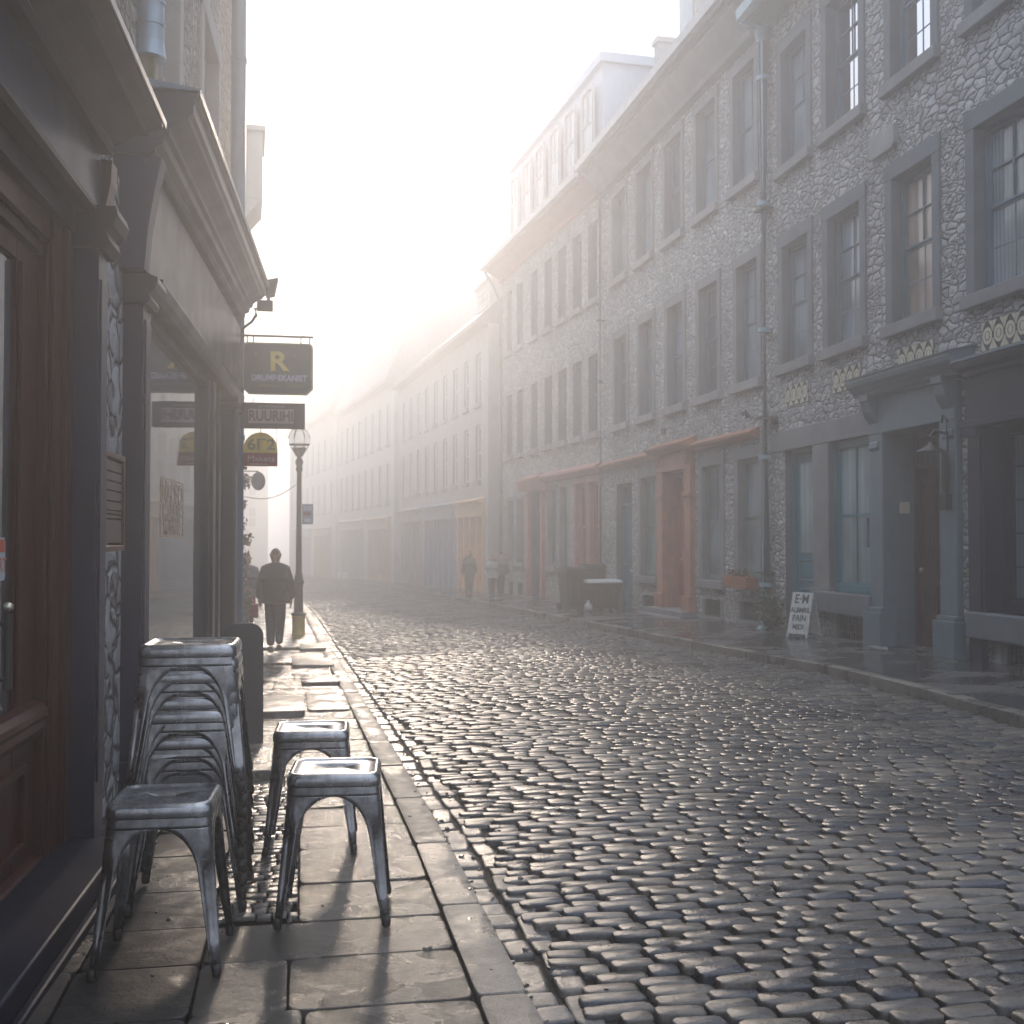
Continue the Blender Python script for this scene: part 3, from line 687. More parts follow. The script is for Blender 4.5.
# ---- middle house with orange door (A)
pA0, pA1 = (7.65, 18.3), (7.43, 27.8); ang, L = frame_of(pA0, pA1)
A = empty('stone_house', (pA0[0], pA0[1], 0), ang, 'rubble stone house with an orange door and a terracotta coloured ledge, beyond the tall downpipe', 'house')
AC = [(.09, .99), (1.89, 2.83), (3.72, 4.66), (5.6, 6.54), (7.48, 8.42)]
ops = [(a, b, 4.20, 6.28) for a, b in AC] + [(a + .08, b + .12, 7.72, 9.75) for a, b in AC]
G = [(.06, .96, .80, 2.87), (1.77, 2.71, .70, 2.85), (5.42, 6.44, .66, 2.83)]
ops += G + [(3.40, 4.84, -.2, 2.88, .4), (7.12, 8.36, -.3, 2.78, .3), (.1, .86, .06, .38), (1.8, 2.6, .02, .34), (5.5, 6.3, -.02, .24)]
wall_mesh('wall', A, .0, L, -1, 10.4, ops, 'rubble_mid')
for i, (a, b) in enumerate(AC):
    window(A, a, b, 4.20, 6.28, 'frame_grey', ['pane_curtain', 'pane_dark', 'pane_curtain', 'pane_teal', 'pane_dark'][i], 2, 2, True, .15, 'cut', 'cut_pale', .15)
    window(A, a + .08, b + .12, 7.72, 9.75, 'frame_grey', [('pane_curtain'), ('pane_mirror', 'pane_curtain'), ('pane_mirror', 'pane_dark'), 'pane_curtain', 'pane_curtain'][i], 2, 1, True, .15, 'cut', 'cut_pale', .15)
for i, (a, b, c, d) in enumerate(G):
    window(A, a, b, c, d, 'green_frame', ['pane_curtain', 'pane_curtain', 'pane_teal'][i], 2 if i else 1, 1, True, .11, 'cut', None if i == 0 else 'cut', .17)
door(A, 7.12, 8.36, -.12, 2.78, 'teal', .2, .5, None, True, ((.14, .86, .06, .42), (.14, .86, .5, .94)))
door(A, 3.52, 4.72, .05, 2.80, 'orange_door', .28, .0, None, True, ((.12, .48, .06, .34), (.54, .88, .06, .34), (.12, .48, .42, .93), (.54, .88, .42, .93)))
Q = MB()
for a, b in ((3.12, 3.50), (4.76, 5.14)):
    Q.box(a, b, -.3, .10, -.1, 2.86); Q.box(a - .04, b + .04, -.1, .15, -.1, .35); Q.box(a - .03, b + .03, -.1, .14, 2.3, 2.4)
Q.box(3.12, 5.14, -.3, .11, 2.86, 3.22); Q.build('door_case', 'copper', A, bevel=.01)
for a, b in ((3.16, 3.36), (4.9, 5.1)): Q = MB(); scroll(Q, a, b, 2.55, 3.22, .2); Q.build('console', 'copper', A)
Q = MB(); Q.prism_s([(0, 3.22), (.20, 3.22), (.22, 3.27), (.32, 3.31), (.34, 3.36), (.0, 3.50)], 2.98, 5.3); Q.build('hood', 'copper', A)
for a, b in ((.06, 2.96), (5.32, L - .02)): Q = MB(); Q.prism_s([(0, 3.18), (.08, 3.18), (.10, 3.22), (.18, 3.25), (.19, 3.29), (0, 3.38)], a, b); Q.build('ledge', 'copper', A)
Q = MB(); Q.box(.05, 3.08, -.1, .03, 2.9 + .25, 3.175); Q.box(5.2, 9.4, -.1, .03, 3.10, 3.175); Q.build('string_course', 'cut_pale', A)
Q = MB(); Q.box(3.05, 5.2, -.3, .32, -.4, .05); Q.box(2.95, 5.3, .05, .52, -.4, -.06); Q.build('doorstep', 'cut', A, bevel=.015)
for a in ((.1, .86, .06, .38), (1.8, 2.6, .02, .34), (5.5, 6.3, -.02, .24)): grille(A, *a)
Q = MB(); prof = [(-.05, 10.2), (.08, 10.26), (.1, 10.36), (.5, 10.62), (.60, 10.6), (.62, 10.78), (.52, 10.82), (-3.4, 13.6), (-8, 10.6), (-.05, 10.4)]; Q.prism_s(prof, -.45, L - .1); Q.build('roof', 'roof_slate', A)
Q = MB(); Q.prism_s([(.002, 10.02), (.14, 10.06), (.18, 10.16), (.47, 10.5), (.47, 10.58), (.12, 10.38), (.002, 10.2)], .02, L - .02); Q.build('eave_moulding', 'cut', A)
Q = MB(); Q.prism_s([(.625, 10.62), (.73, 10.64), (.75, 10.80), (.72, 10.80), (.71, 10.68), (.64, 10.66), (.63, 10.8)], -.46, L - .05); Q.build('gutter_trough', 'frame_pale', A)
Q = MB(); Q.box(3.9, 4.85, -2.2, -.35, 10.9, 13.0); Q.build('dormer', 'render', A); Q = MB(); Q.box(4.0, 4.75, -.345, -.33, 11.3, 12.8); Q.build('window', 'pane_curtain', A)
Q = MB(); Q.box(9.1, 9.42, -1.9, -1.35, 11.0, 13.95); Q.box(9.06, 9.46, -1.95, -1.30, 13.95, 14.08); Q.build('chimney', 'render', A)
downpipe(A, 9.38, .10, -.25, 10.0, .05, 'frame_grey', (3.3, 6.9), 2.4)
Q = MB(); Q.tube([(9.38, .10, 9.95), (9.38, .25, 10.25), (9.38, .5, 10.6), (9.38, .66, 10.66)], .045, 10); Q.build('pipe_elbow', 'frame_grey', A, smooth=True)
Q = MB(); Q.tube([(.3, .1, 3.55), (.3, .16, 3.66), (.34, .2, 3.6)], .04, 8); Q.tube([(4.1, .3, 3.6), (4.1, .3, 3.72)], .05, 8); Q.build('alarm_fixture', 'iron', A)

# ---- house B
pB0, pB1 = (7.43, 27.8), (6.67, 37.97); ang, L = frame_of(pB0, pB1)
B = empty('stone_house', (pB0[0], pB0[1], 0), ang, 'foggy grey house with an attic storey clad in pale blue and pinkish shop ledge', 'house')
B2 = [(.40, 1.12), (1.68, 2.42), (3.04, 3.80), (4.41, 5.15), (5.92, 6.63), (7.61, 8.31), (8.92, 9.58)]
BG = [(.27, 1.02, .66, 2.95), (1.28, 2.18, .66, 2.95), (2.92, 3.58, .72, 2.92), (4.02, 4.78, .72, 2.90), (7.50, 8.26, .74, 2.74), (8.70, 9.40, .74, 2.74)]
ops = [(a, b, 4.2, 6.2) for a, b in B2] + [(a, b, 7.62, 9.62) for a, b in B2] + BG + [(5.36, 6.6, -.4, 2.82)] + [(2.9, 3.6, -.1, .25), (7.6, 8.2, -.3, .1), (8.8, 9.3, -.3, .1)]
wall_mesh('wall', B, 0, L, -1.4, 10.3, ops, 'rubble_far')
for i, (a, b) in enumerate(B2):
    window(B, a, b, 4.2, 6.2, 'frame_grey', ['pane_dark', 'pane_curtain', 'pane_dark', 'pane_dark', 'pane_curtain', 'pane_dark', 'pane_curtain'][i], 2, 2, True, .15, None, 'cut_pale', .08)
    window(B, a, b, 7.62, 9.62, 'frame_grey', ('pane_mirror', 'pane_dark') if i in (0,) else ('pane_curtain' if i in (2, 3, 6) else 'pane_dark'), 2, 2, True, .15, None, 'cut_pale', .08)
for i, (a, b, c, d) in enumerate(BG):
    window(B, a, b, c, d, 'pink' if i < 2 else 'frame_grey', 'pane_dark', 1, 1, True, .15, 'pink' if i < 2 else 'cut_pale', 'cut_pale' if i > 1 else 'pink', .09)
door(B, 5.36, 6.6, -.3, 2.82, 'brown_door', .25, .5, None, False, ((.14, .86, .06, .42), (.14, .86, .5, .94)))
Q = MB(); Q.box(5.1, 5.36, -.2, .1, -.5, 2.9); Q.box(6.6, 6.86, -.2, .1, -.5, 2.9); Q.prism_s([(0, 2.9), (.3, 2.95), (.42, 3.2), (.42, 3.28), (0, 3.42)], 4.98, 7.0); Q.build('door_case', 'pink', B)
Q = MB(); Q.prism_s([(0, 3.12), (.10, 3.14), (.24, 3.24), (.24, 3.30), (0, 3.42)], .04, 4.96); Q.build('ledge', 'pink', B)
for a in ((2.9, 3.6, -.1, .25), (7.6, 8.2, -.3, .1), (8.8, 9.3, -.3, .1)): grille(B, *a, sill=False)
Q = MB(); Q.prism_s([(-.05, 10.1), (.08, 10.16), (.1, 10.26), (.5, 10.50), (.60, 10.48), (.62, 10.66), (.52, 10.70), (-.4, 11.2), (-8, 11.2), (-8, 10.6), (-.05, 10.3)], .06, L + .25); Q.build('roof', 'pink', B)
Q = MB(); Q.prism_s([(.625, 10.50), (.73, 10.52), (.75, 10.68), (.72, 10.68), (.71, 10.56), (.64, 10.54), (.63, 10.68)], .0, L + .28); Q.build('gutter_trough', 'frame_pale', B)
at = MB(); at.box(.6, L - .3, -6, -.25, 11.2, 13.75); at.box(.5, L - .2, -6.1, -.13, 13.75, 14.0)
ao = at.build('attic_storey', 'roof_blue', B, bevel=.01)
for k in range(6):
    x = 1.0 + k * 1.5; window(B, x, x + .95, 11.45, 13.35, 'frame_pale', 'pane_curtain', 2, 1, True, .14 + .25 - .30, None, None)
Q = MB(); Q.tube([(L - .1, .1, 7.2), (L - .1, .1, 9.4), (L - .1, .35, 9.95), (L - .05, .64, 10.45)], .05, 8); Q.tube([(L - .1, .1, -.5), (L - .1, .1, 7.2)], .05, 8); Q.build('downpipe', 'frame_grey', B, smooth=True)

# ---- lower house C with shops
def far_house(p0, p1, label, eave, zg, floors, ncol, wmat, roofp, shops, dormers=(), s_from=0., group=None, mat_win='frame_pale', ww=.8):
    ang, L = frame_of(p0, p1); root = empty('terraced_house', (p0[0], p0[1], 0), ang, label, 'house')
    ops = []
    for z0, z1 in floors:
        for k in range(ncol):
            x = s_from + .5 + (L - s_from - 1.) * (k + .5) / ncol; ops.append((x - ww / 2, x + ww / 2, z0, z1))
    sh = [(a, b, zg + .05, zg + 3.1) for a, b, *_ in shops]
    wall_mesh('wall', root, 0, L, zg - 1.5, eave, ops + [s + (.35,) for s in sh], wmat)
    for o in ops: window(root, *o, mat_win, 'pane_dark', 2, 1, True, .1, None, 'cut_pale', .06)
    for a, b, m, kind in shops:
        z0, z1 = zg + .05, zg + 3.1; F = MB(); F.box(a - .15, b + .15, -.1, .14, z1 - .05, z1 + .42); F.prism_s([(0, z1 + .42), (.3, z1 + .42), (.36, z1 + .5), (0, z1 + .62)], a - .2, b + .2)
        n_ = max(2, int((b - a) / .95)); F.box(a, b, -.3, -.05, z0, z0 + .6)
        for k in range(n_ + 1): x = a + (b - a) * k / n_; F.box(x - .09, x + .09, -.3, .06, z0, z1)
        f = F.build('shopfront', m, root)
        P = MB(); P.box(a + .1, b - .1, -.28, -.24, z0 + .6, z1); P.build('pane', 'pane_curtain' if kind else m, f)
    ro = MB(); ro.prism_s(roofp, 0.02, L - .02); ro.build('roof', 'roof_slate', root)
    for a, b, y0, zt, z0 in dormers:
        d = MB(); d.box(a, b, y0 - 2.4, y0, z0, zt); d.prism_s([(y0 + .12, zt), (y0 + .12, zt + .12), (y0 - 2.5, zt + .3), (y0 - 2.5, zt)], a - .12, b + .12); dd = d.build('dormer', 'render', root)
        window(root, a + .25, b - .25, z0 + .5, zt - .2, 'frame_pale', 'pane_curtain', 2, 1, True, -y0 - .08 if False else 0.09 - y0 - .1, None, None)
    return root, L
C, Lc = far_house((6.45, 39.6), (4.9, 58), 'low pale terrace house with an ochre shopfront, half lost in fog', 9.05, -.75,
                  [(3.6, 5.6), (6.4, 8.2)], 9, 'render', [(-.05, 8.95), (.4, 9.05), (.42, 9.2), (-1.6, 11.0), (-7, 11.6), (-8, 9.1)],
                  [(.6, 4.6, 'ochre', 0), (5.3, 11.4, 'blue_grey', 1), (12.4, 17.6, 'render', 1)], [(1.0, 3.0, -.3, 10.8, 9.4)])
D, Ld = far_house((4.75, 59.2), (2.5, 78), 'tall terrace house with a steep dormered roof, faint in the fog', 9.6, -1.0,
                  [(3.4, 5.5), (6.5, 8.6)], 8, 'cream', [(-.05, 9.5), (.45, 9.6), (.47, 9.8), (-1.5, 13.9), (-4, 15.2), (-8, 9.8)],
                  [(1.0, 7.2, 'tan', 1), (9.0, 17.0, 'frame_pale', 1)], [(2.2, 4.6, -.25, 13.2, 10.0), (7.0, 9.4, -.25, 13.2, 10.0), (12, 14.4, -.25, 13.2, 10.0)])
D2, Ld2 = far_house((2.4, 78.6), (-.9, 101), 'faintest terrace house at the far end of the street', 10.2, -1.3,
                  [(3.4, 5.5), (6.5, 8.6)], 8, 'cream', [(-.05, 10.1), (.45, 10.2), (.47, 10.4), (-1.7, 14.6), (-4, 15.0), (-8, 9.8)],
                  [(2, 9, 'tan', 1), (11.0, 19.0, 'frame_pale', 1)], [(3, 5.6, -.4, 13.6, 10.6), (9.0, 11.6, -.4, 13.6, 10.6), (15, 17.4, -.4, 13.6, 10.6)])
F_, Lf = far_house((-3.0, 112), (-15.5, 110), 'house closing the far end of the street where it bends, almost lost in fog', 12.5, -1.5,
                  [(2.6, 4.6), (5.6, 7.6), (8.6, 10.6)], 6, 'render', [(-.05, 12.4), (.45, 12.5), (.47, 12.7), (-3, 15.3), (-8, 12.7)], [(1.5, 5, 'tan', 1)])
E_ = empty('mansard_house', (9.3, 58, 0), R(97), 'tall mansard roofed block with chimneys, a faint silhouette above the low terrace', 'house')
m = MB(); m.box(0, 22, -9, 0, -2, 11.5); m.build('wall', 'render', E_)
m = MB(); m.prism_s([(.2, 11.5), (-1.2, 14.2), (-7.8, 14.2), (-9.2, 11.5)], -.1, 22.1); m.build('roof', 'roof_slate', E_)
for a in (1.2, 7.5, 14, 20): m = MB(); m.box(a, a + 1.3, -3, -2, 14.2, 15.2); m.build('chimney', 'render', E_)

# ------------------------------------------------------------------ left side: shops. local x = far, local y = away from the street (built with y flipped)
LEFT = (-1.22, 0, 0); LANG = math.atan2(1, .0384)
class LB(MB):
    def build(s, *a, **k): s.flipy(); return MB.build(s, *a, **k)
# here y is 'out' to the street until build() flips it -> root is rotated so that local +y points away from the street
def lroot(name, label, cat): return empty(name, LEFT, LANG, label, cat)
# NOTE rotated frame: local x -> far, local y -> left (away). out = -y.
S1 = lroot('shop', 'dark navy shop with a maroon door and heavy cornice at the left edge', 'shop')
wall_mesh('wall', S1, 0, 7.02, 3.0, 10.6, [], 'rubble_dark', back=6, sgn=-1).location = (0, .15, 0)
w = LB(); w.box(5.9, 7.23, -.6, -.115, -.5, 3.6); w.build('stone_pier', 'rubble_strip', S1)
w = LB(); w.box(0, 5.9, -2.5, -2.0, -.5, 3.0); w.box(0, 5.9, -2.5, -.05, 2.90, 3.0); w.build('inner_wall', 'navy_dark', S1)
w = LB(); w.box(5.73, 5.93, -.6, .05, -.4, 2.86); w.box(5.76, 5.90, .05, .06, .3, 2.7); w.build('pilaster', 'navy', S1, bevel=.006)
w = LB(); w.prism_s([(-.5, 2.84), (.07, 2.84), (.10, 2.88), (.09, 2.92), (.12, 2.95), (.14, 3.0), (.13, 3.04), (-.5, 3.04)], 5.70, 6.0); w.build('capital', 'navy_dark', S1)
w = LB(); w.prism_s([(-.3, 3.0), (.02, 3.0), (.045, 3.015), (.045, 3.04), (.025, 3.055), (-.3, 3.055)], 0, 5.70); w.build('moulding', 'navy_dark', S1)
w = LB(); w.box(0, 6.0, -.4, .0, 3.055, 3.40); w.build('fascia', 'navy', S1)
w = LB(); w.prism_s([(-.4, 3.38), (.05, 3.38), (.07, 3.41), (.06, 3.43), (.12, 3.455), (.15, 3.48), (.22, 3.485), (.235, 3.505), (.275, 3.515), (.30, 3.53), (.30, 3.55), (-.4, 3.60)], 0, 6.0); w.build('cornice', 'navy_dark', S1)
w = LB(); w.prism_s([(-.4, 3.604), (.305, 3.552), (.31, 3.53), (.316, 3.53), (.318, 3.562), (-.4, 3.62)], 0, 6.01); w.build('metal_capping', 'steel_cap', S1)
w = LB(); w.prism_s([(-.15, 3.04), (-.02, 3.06), (.02, 3.12), (.045, 3.25), (.05, 3.36), (-.15, 3.38)], 6.02, 6.16); w.build('corbel', 'maroon', S1)
# timber door set
w = LB()
w.box(5.40, 5.72, -.30, -.10, -.06, 2.90); w.box(5.44, 5.56, -.10, -.075, -.06, 2.90); w.box(5.62, 5.72, -.10, -.06, -.06, 2.90)
w.box(2.2, 5.40, -.30, -.12, 2.72, 2.90); w.box(2.2, 5.4, -.12, -.09, 2.78, 2.9); w.build('door_frame', 'maroon', S1, bevel=.006)
w = LB(); z0 = .04
w.box(5.06, 5.39, -.19, -.14, z0, 2.71); w.box(3.3, 3.6, -.19, -.14, z0, 2.71); w.box(3.6, 5.06, -.19, -.14, 2.62, 2.71); w.box(3.6, 5.06, -.19, -.14, z0, .64)
w.prism_s([(-.14, .58), (-.10, .60), (-.085, .63), (-.095, .66), (-.075, .68), (-.075, .71), (-.10, .735), (-.14, .75)], 3.3, 5.385)
w.box(5.08, 5.10, -.14, -.125, .76, 2.62)
for (a, b, c, d) in ((3.62, 5.2, .14, .50),):
    t = .035
    for r in ((a, b, c, c + t), (a, b, d - t, d), (a, a + t, c + t, d - t), (b - t, b, c + t, d - t)): w.box(r[0], r[1], -.14, -.115, r[2], r[3])
w.prism_s([(-.14, -.0), (-.09, .0), (-.085, .03), (-.10, .06), (-.14, .075)], 3.3, 5.385)
dr = w.build('door', 'maroon', S1, bevel=.004)
w = LB(); w.box(3.6, 5.06, -.172, -.16, .735, 2.62); w.build('glass', 'pane_shop', dr)
w = LB(); w.tube([(4.84, -.10, .86), (4.84, -.10, 1.16)], .016, 10); w.tube([(4.84, -.158, .90), (4.84, -.10, .90)], .011, 8); w.tube([(4.84, -.158, 1.12), (4.84, -.10, 1.12)], .011, 8); w.build('pull_handle', 'iron', dr, auto=True)
w = LB(); w.lathe([(.004, 0), (.02, .01), (.02, .03), (.004, .04)], 10, (4.84, -.10, 1.165)); w.build('handle_tip', 'brass', dr, smooth=True)
# stickers on the door glass
w = LB(); w.prism_y([(4.70, 1.30), (4.715, 1.285), (4.985, 1.285), (5.0, 1.30), (5.0, 1.445), (4.985, 1.46), (4.715, 1.46), (4.70, 1.445)], -.159, -.157, 0); st_ = w.build('door_sticker', 'sticker_pale', dr)
w = LB(); w.box(4.71, 4.99, -.1566, -.1555, 1.40, 1.452); w.build('sticker_band', 'sticker_red', st_)
text_mesh('sticker_text', 'OUVERT', .085, 'sticker_red', st_, (4.85, .156, 1.345), (R(90), 0, R(180)) if False else (R(90), 0, 0), .0006)
w = LB(); w.box(0.5, 5.72, -.3, .20, -.35, .05); w.box(.5, 5.5, .2, .24, -.35, -.035); w.build('doorstep', 'navy_dark', S1, bevel=.012)
# card frame on the stone pier
mb_ = empty('notice_frame', (LEFT[0] + .0384 * 6.12 - .116, 6.12, 1.39), LANG, 'narrow maroon notice frame holding card strips on the stone pier between the shops', 'notice frame')
w = MB()
w.box(0, .52, -.13, 0, 0, .03); w.box(0, .52, -.13, 0, .49, .52); w.box(0, .03, -.13, 0, .03, .49); w.box(.49, .52, -.13, 0, .03, .49); w.box(.03, .49, -.05, 0, .03, .49)
w.build('case', 'maroon', mb_, bevel=.004)
w = MB(); zz = [.04, .17, .195, .215, .265, .32, .37, .42, .48]
for i in range(len(zz) - 1): w.box(.035, .485, -.118, -.052, zz[i] + .004, zz[i + 1] - .004)
w.build('card_strip', 'paper', mb_, bevel=.002)
w = MB(); w.tube([(.22, -.05, 0), (.22, -.06, -.05), (.2, -.03, -.08)], .02, 8); w.tube([(.12, -.05, 0), (.12, -.05, -.04)], .015, 8); w.build('hook', 'iron', mb_, smooth=True)

S2 = lroot('shop', 'slate blue shop with one tall display window and hanging signs beyond the stone pier', 'shop')
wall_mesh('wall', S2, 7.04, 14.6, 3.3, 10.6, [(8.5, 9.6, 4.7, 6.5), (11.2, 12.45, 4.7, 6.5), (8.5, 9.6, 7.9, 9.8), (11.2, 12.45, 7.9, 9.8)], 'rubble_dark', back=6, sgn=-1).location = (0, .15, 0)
for a, b, c, d in ((8.5, 9.6, 4.7, 6.5), (11.2, 12.45, 4.7, 6.5), (8.5, 9.6, 7.9, 9.8), (11.2, 12.45, 7.9, 9.8)):
    f = window(S2, a, b, c, d, 'frame_grey', 'pane_dark', 2, 2, True, .14, 'cut', 'cut', .18, sgn=-1); f.location = (0, .15, 0)
w = LB(); w.box(7.24, 7.52, -.6, .0, -.4, 2.9); w.box(7.29, 7.47, .0, .012, .45, 2.8); w.box(7.22, 7.54, -.3, .04, -.4, .12); w.build('pilaster', 'navy', S2, bevel=.006)
w = LB(); w.prism_s([(-.3, 2.88), (.03, 2.88), (.05, 2.91), (.04, 2.94), (.07, 2.97), (.09, 3.01), (.09, 3.04), (.03, 3.06), (-.3, 3.06)], 7.20, 7.54); w.prism_s([(-.3, 2.98), (.02, 2.98), (.05, 3.02), (.07, 3.08), (.07, 3.10), (-.3, 3.12)], 7.54, 13.5); w.build('header_moulding', 'slate_paint', S2)
w = LB(); w.prism_s([(-.25, 3.06), (.03, 3.06), (.05, 3.3), (.09, 3.55), (.13, 3.74), (-.25, 3.74)], 7.08, 7.26); w.build('console', 'navy', S2, bevel=.006)
w = LB(); w.prism_s([(-.3, 3.12), (.0, 3.12), (.03, 3.745), (-.3, 3.745)], 7.26, 13.45, shear=.02); w.build('fascia', 'slate_paint', S2)
cor = [(-.3, 3.62), (.06, 3.62), (.085, 3.66), (.08, 3.70), (.12, 3.73), (.13, 3.80), (.155, 3.82), (.16, 3.87), (.20, 3.93), (.255, 3.97), (.265, 4.0), (.285, 4.02), (.29, 4.12), (.31, 4.14), (.31, 4.20), (-.3, 4.24)]
cz = lambda z: 3.74 + (z - 3.62) * .66
cor = [((y * 1.09 if y > 0 else y), cz(z)) for y, z in cor]
w = LB(); w.prism_s(cor, 7.06, 13.3, shear=.034); w.build('cornice', 'slate_paint', S2, bevel=.003)
w = LB(); w.prism_s([(-.3, 4.154), (.343, 4.128), (.345, 4.10), (.353, 4.10), (.356, 4.14), (.1, 4.18), (-.1, 4.25), (-.3, 4.27)], 7.04, 13.32, shear=.034); w.build('lead_capping', 'lead', S2)
w = LB(); w.box(13.0, 13.45, -.5, .0, -.6, 3.1); w.box(13.0, 13.47, -.1, .04, -.6, .1); w.box(13.06, 13.39, 0, .01, .5, 2.8); w.box(12.98, 13.47, -.1, .05, 2.9, 3.04); w.build('pilaster', 'slate_paint', S2, bevel=.006)
w = LB(); w.box(11.30, 11.52, -.3, -.03, -.4, 2.98); w.box(11.52, 12.0, -.3, -.10, -.4, 2.98); w.box(12.0, 12.12, -.3, -.05, -.4, 2.98); w.box(12.12, 13.0, -.4, -.14, -.4, 2.98); w.box(12.3, 12.85, -.14, -.12, .3, 1.1); w.box(12.3, 12.85, -.14, -.12, 1.3, 2.8); w.build('panelling', 'slate_paint', S2, bevel=.006)
w = LB(); w.box(7.5, 11.3, -.3, -.04, -.4, .50); w.box(7.5, 11.3, -.3, .02, .46, .52); w.box(7.50, 7.60, -.3, -.04, .52, 2.98); w.box(11.14, 11.3, -.3, -.06, .52, 2.98); w.box(7.6, 11.14, -.3, -.07, 2.90, 2.98)
w.box(7.60, 7.64, -.16, -.07, .52, 2.90); w.box(11.10, 11.14, -.16, -.075, .52, 2.9)
df = w.build('window', 'slate_paint', S2, bevel=.005)
w = LB(); w.box(7.64, 11.10, -.132, -.12, .52, 2.90); w.build('pane', 'pane_shop', df)
w = LB()
def rr(a, b, c, d, r=.04, n_=4):
    pts = []
    for cx, cz, t0 in ((b - r, d - r, 0), (a + r, d - r, 90), (a + r, c + r, 180), (b - r, c + r, 270)):
        for k in range(n_ + 1): t = R(t0 + 90 * k / n_); pts.append((cx + r * math.cos(t), cz + r * math.sin(t)))
    return pts
outer, inner = rr(8.72, 9.92, 1.47, 1.92, .05), rr(8.75, 9.89, 1.485, 1.905, .04)
n_ = len(outer); w.add([(x, -.118, z) for x, z in outer] + [(x, -.118, z) for x, z in inner], [(i, (i + 1) % n_, n_ + (i + 1) % n_, n_ + i) for i in range(n_)])
lg = w.build('window_lettering', 'sticker_beige', df, fix=False)
text_mesh('lettering', 'NADEO', .24, 'sticker_beige', lg, (9.32, .1175, 1.80), extrude=.0005, sx=1.25, bold=.004)
text_mesh('lettering', 'GABRSE', .24, 'sticker_beige', lg, (9.32, .1175, 1.635), extrude=.0005, sx=1.12, bold=.004)
text_mesh('lettering', 'MUSPEAL', .13, 'sticker_beige', lg, (9.32, .1175, 1.53), extrude=.0005, sx=1.6, bold=.002)
# galvanised pipe above cornice, and blue corner pipe
w = LB(); x, y_ = 7.42, .0; w.tube([(x, y_, 4.52), (x, y_, 10.4)], .085, 20)
for z in (4.66, 4.80, 5.22, 6.3, 7.4): w.tube([(x, y_, z), (x, y_, z + .02)], .092, 20)
w.lathe([(.10, 0), (.092, .04), (.086, .10)], 20, (x, y_, 4.46)); w.build('rainwater_pipe', 'galv', S2, auto=True)
w = LB(); w.box(x - .05, x + .06, -.12, .04, 4.20, 4.47); w.build('mossy_outlet', 'moss', S2, bevel=.01)
w = LB(); w.tube([(13.62, -.03, -.3), (13.62, -.03, 10.4)], .085, 18)
for z in (.4, 2.6, 4.8, 7.0): w.tube([(13.62, -.03, z), (13.62, -.03, z + .06)], .095, 18)
w.build('corner_pipe', 'pipe_blue', S2, auto=True)
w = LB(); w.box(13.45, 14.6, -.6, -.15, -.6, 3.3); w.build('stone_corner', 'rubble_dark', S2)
w = LB(); w.box(13.0, 13.12, .02, .06, 3.1, 3.12); w.build('clip', 'iron', S2)

# security lamp at the cornice end
fl = empty('floodlight', (-.40, 13.5, 4.33), 0, 'small dark floodlight on the far end of the shop cornice', 'floodlight')
w = MB(); w.add([(-.02, -.08, .10), (.14, -.08, .14), (.10, -.08, -.06), (.0, -.08, -.08), (-.02, .08, .10), (.14, .08, .14), (.10, .08, -.06), (.0, .08, -.08)], [(0, 1, 2, 3), (4, 5, 6, 7), (0, 1, 5, 4), (1, 2, 6, 5), (2, 3, 7, 6), (3, 0, 4, 7)]); w.build('lamp_housing', 'iron', fl, bevel=.008)
w = MB(); w.box(-.1, .08, -.04, .04, -.24, -.12); w.tube([(.03, 0, -.08), (.03, 0, -.14)], .02, 8); w.build('lamp_bracket', 'iron', fl, bevel=.005)

# ------------------------------------------------------------------ hanging signs
YS = 13.55
sg = empty('hanging_sign', (-.66, YS, 3.13), 0, 'largest hanging sign, dark green with clipped corners and a gold letter R', 'sign', 'hanging signs on the shop corner')
pts = rr(0, .80, 0, .60, .05); pts = [p for p in pts]
o_ = [(.07, 0), (.73, 0), (.80, .07), (.80, .53)] + [(.75 + .05 * math.cos(R(t)), .55 + .05 * math.sin(R(t))) for t in (0, 30, 60, 90)] + [(.05 + .05 * math.cos(R(t)), .55 + .05 * math.sin(R(t))) for t in (90, 120, 150, 180)] + [(0, .07)]
w = MB(); w.prism_y(o_, -.025, .025); pl = w.build('sign_board', 'sign_green', sg, bevel=.004)
w = MB(); i_ = [(x * .95 + .02, z * .94 + .018) for x, z in o_]; w.add([(x, -.0262, z) for x, z in o_] + [(x * .955 + .018, -.0262, z * .95 + .015) for x, z in o_], [(i, (i + 1) % len(o_), len(o_) + (i + 1) % len(o_), len(o_) + i) for i in range(len(o_))]); w.build('sign_border', 'olive_text', pl, fix=False)
text_mesh('sign_letter', 'R', .30, 'gold', pl, (.405, -.027, .375), extrude=.003, sx=1.15, bold=.009)
text_mesh('sign_text', 'DRUMF·EKANIST', .098, 'lilac', pl, (.415, -.027, .19), extrude=.002, sx=.86, bold=.003)
text_mesh('sign_text', 'ARTISANS DU MEUBLE', .045, 'olive_text', pl, (.42, -.027, .10), extrude=.001, sx=1.1)
text_mesh('sign_text', 'S', .06, 'olive_text', pl, (.15, -.027, .46), extrude=.001)
text_mesh('sign_text', '-', .09, 'olive_text', pl, (.59, -.027, .46), extrude=.001)
w = MB(); w.tube([(-.12, 0, .68), (.80, 0, .68)], .013, 8)
for x in (.05, .12, .66, .76): w.tube([(x, 0, .68), (x, 0, .60)], .007, 6)
w.tube([(.14, 0, 1.0), (.15, 0, .92), (.10, 0, .84), (-.0, 0, .76), (-.04, 0, .68)], [.02, .018, .016, .016, .018], 8); w.tube([(-.04, 0, .68), (-.14, 0, .66)], .02, 8)
w.build('sign_bracket', 'iron', sg, auto=True)
w = MB(); w.tube([(.15, 0, .90), (.70, 0, .69)], .003, 4); w.build('stay_wire', 'iron', sg)
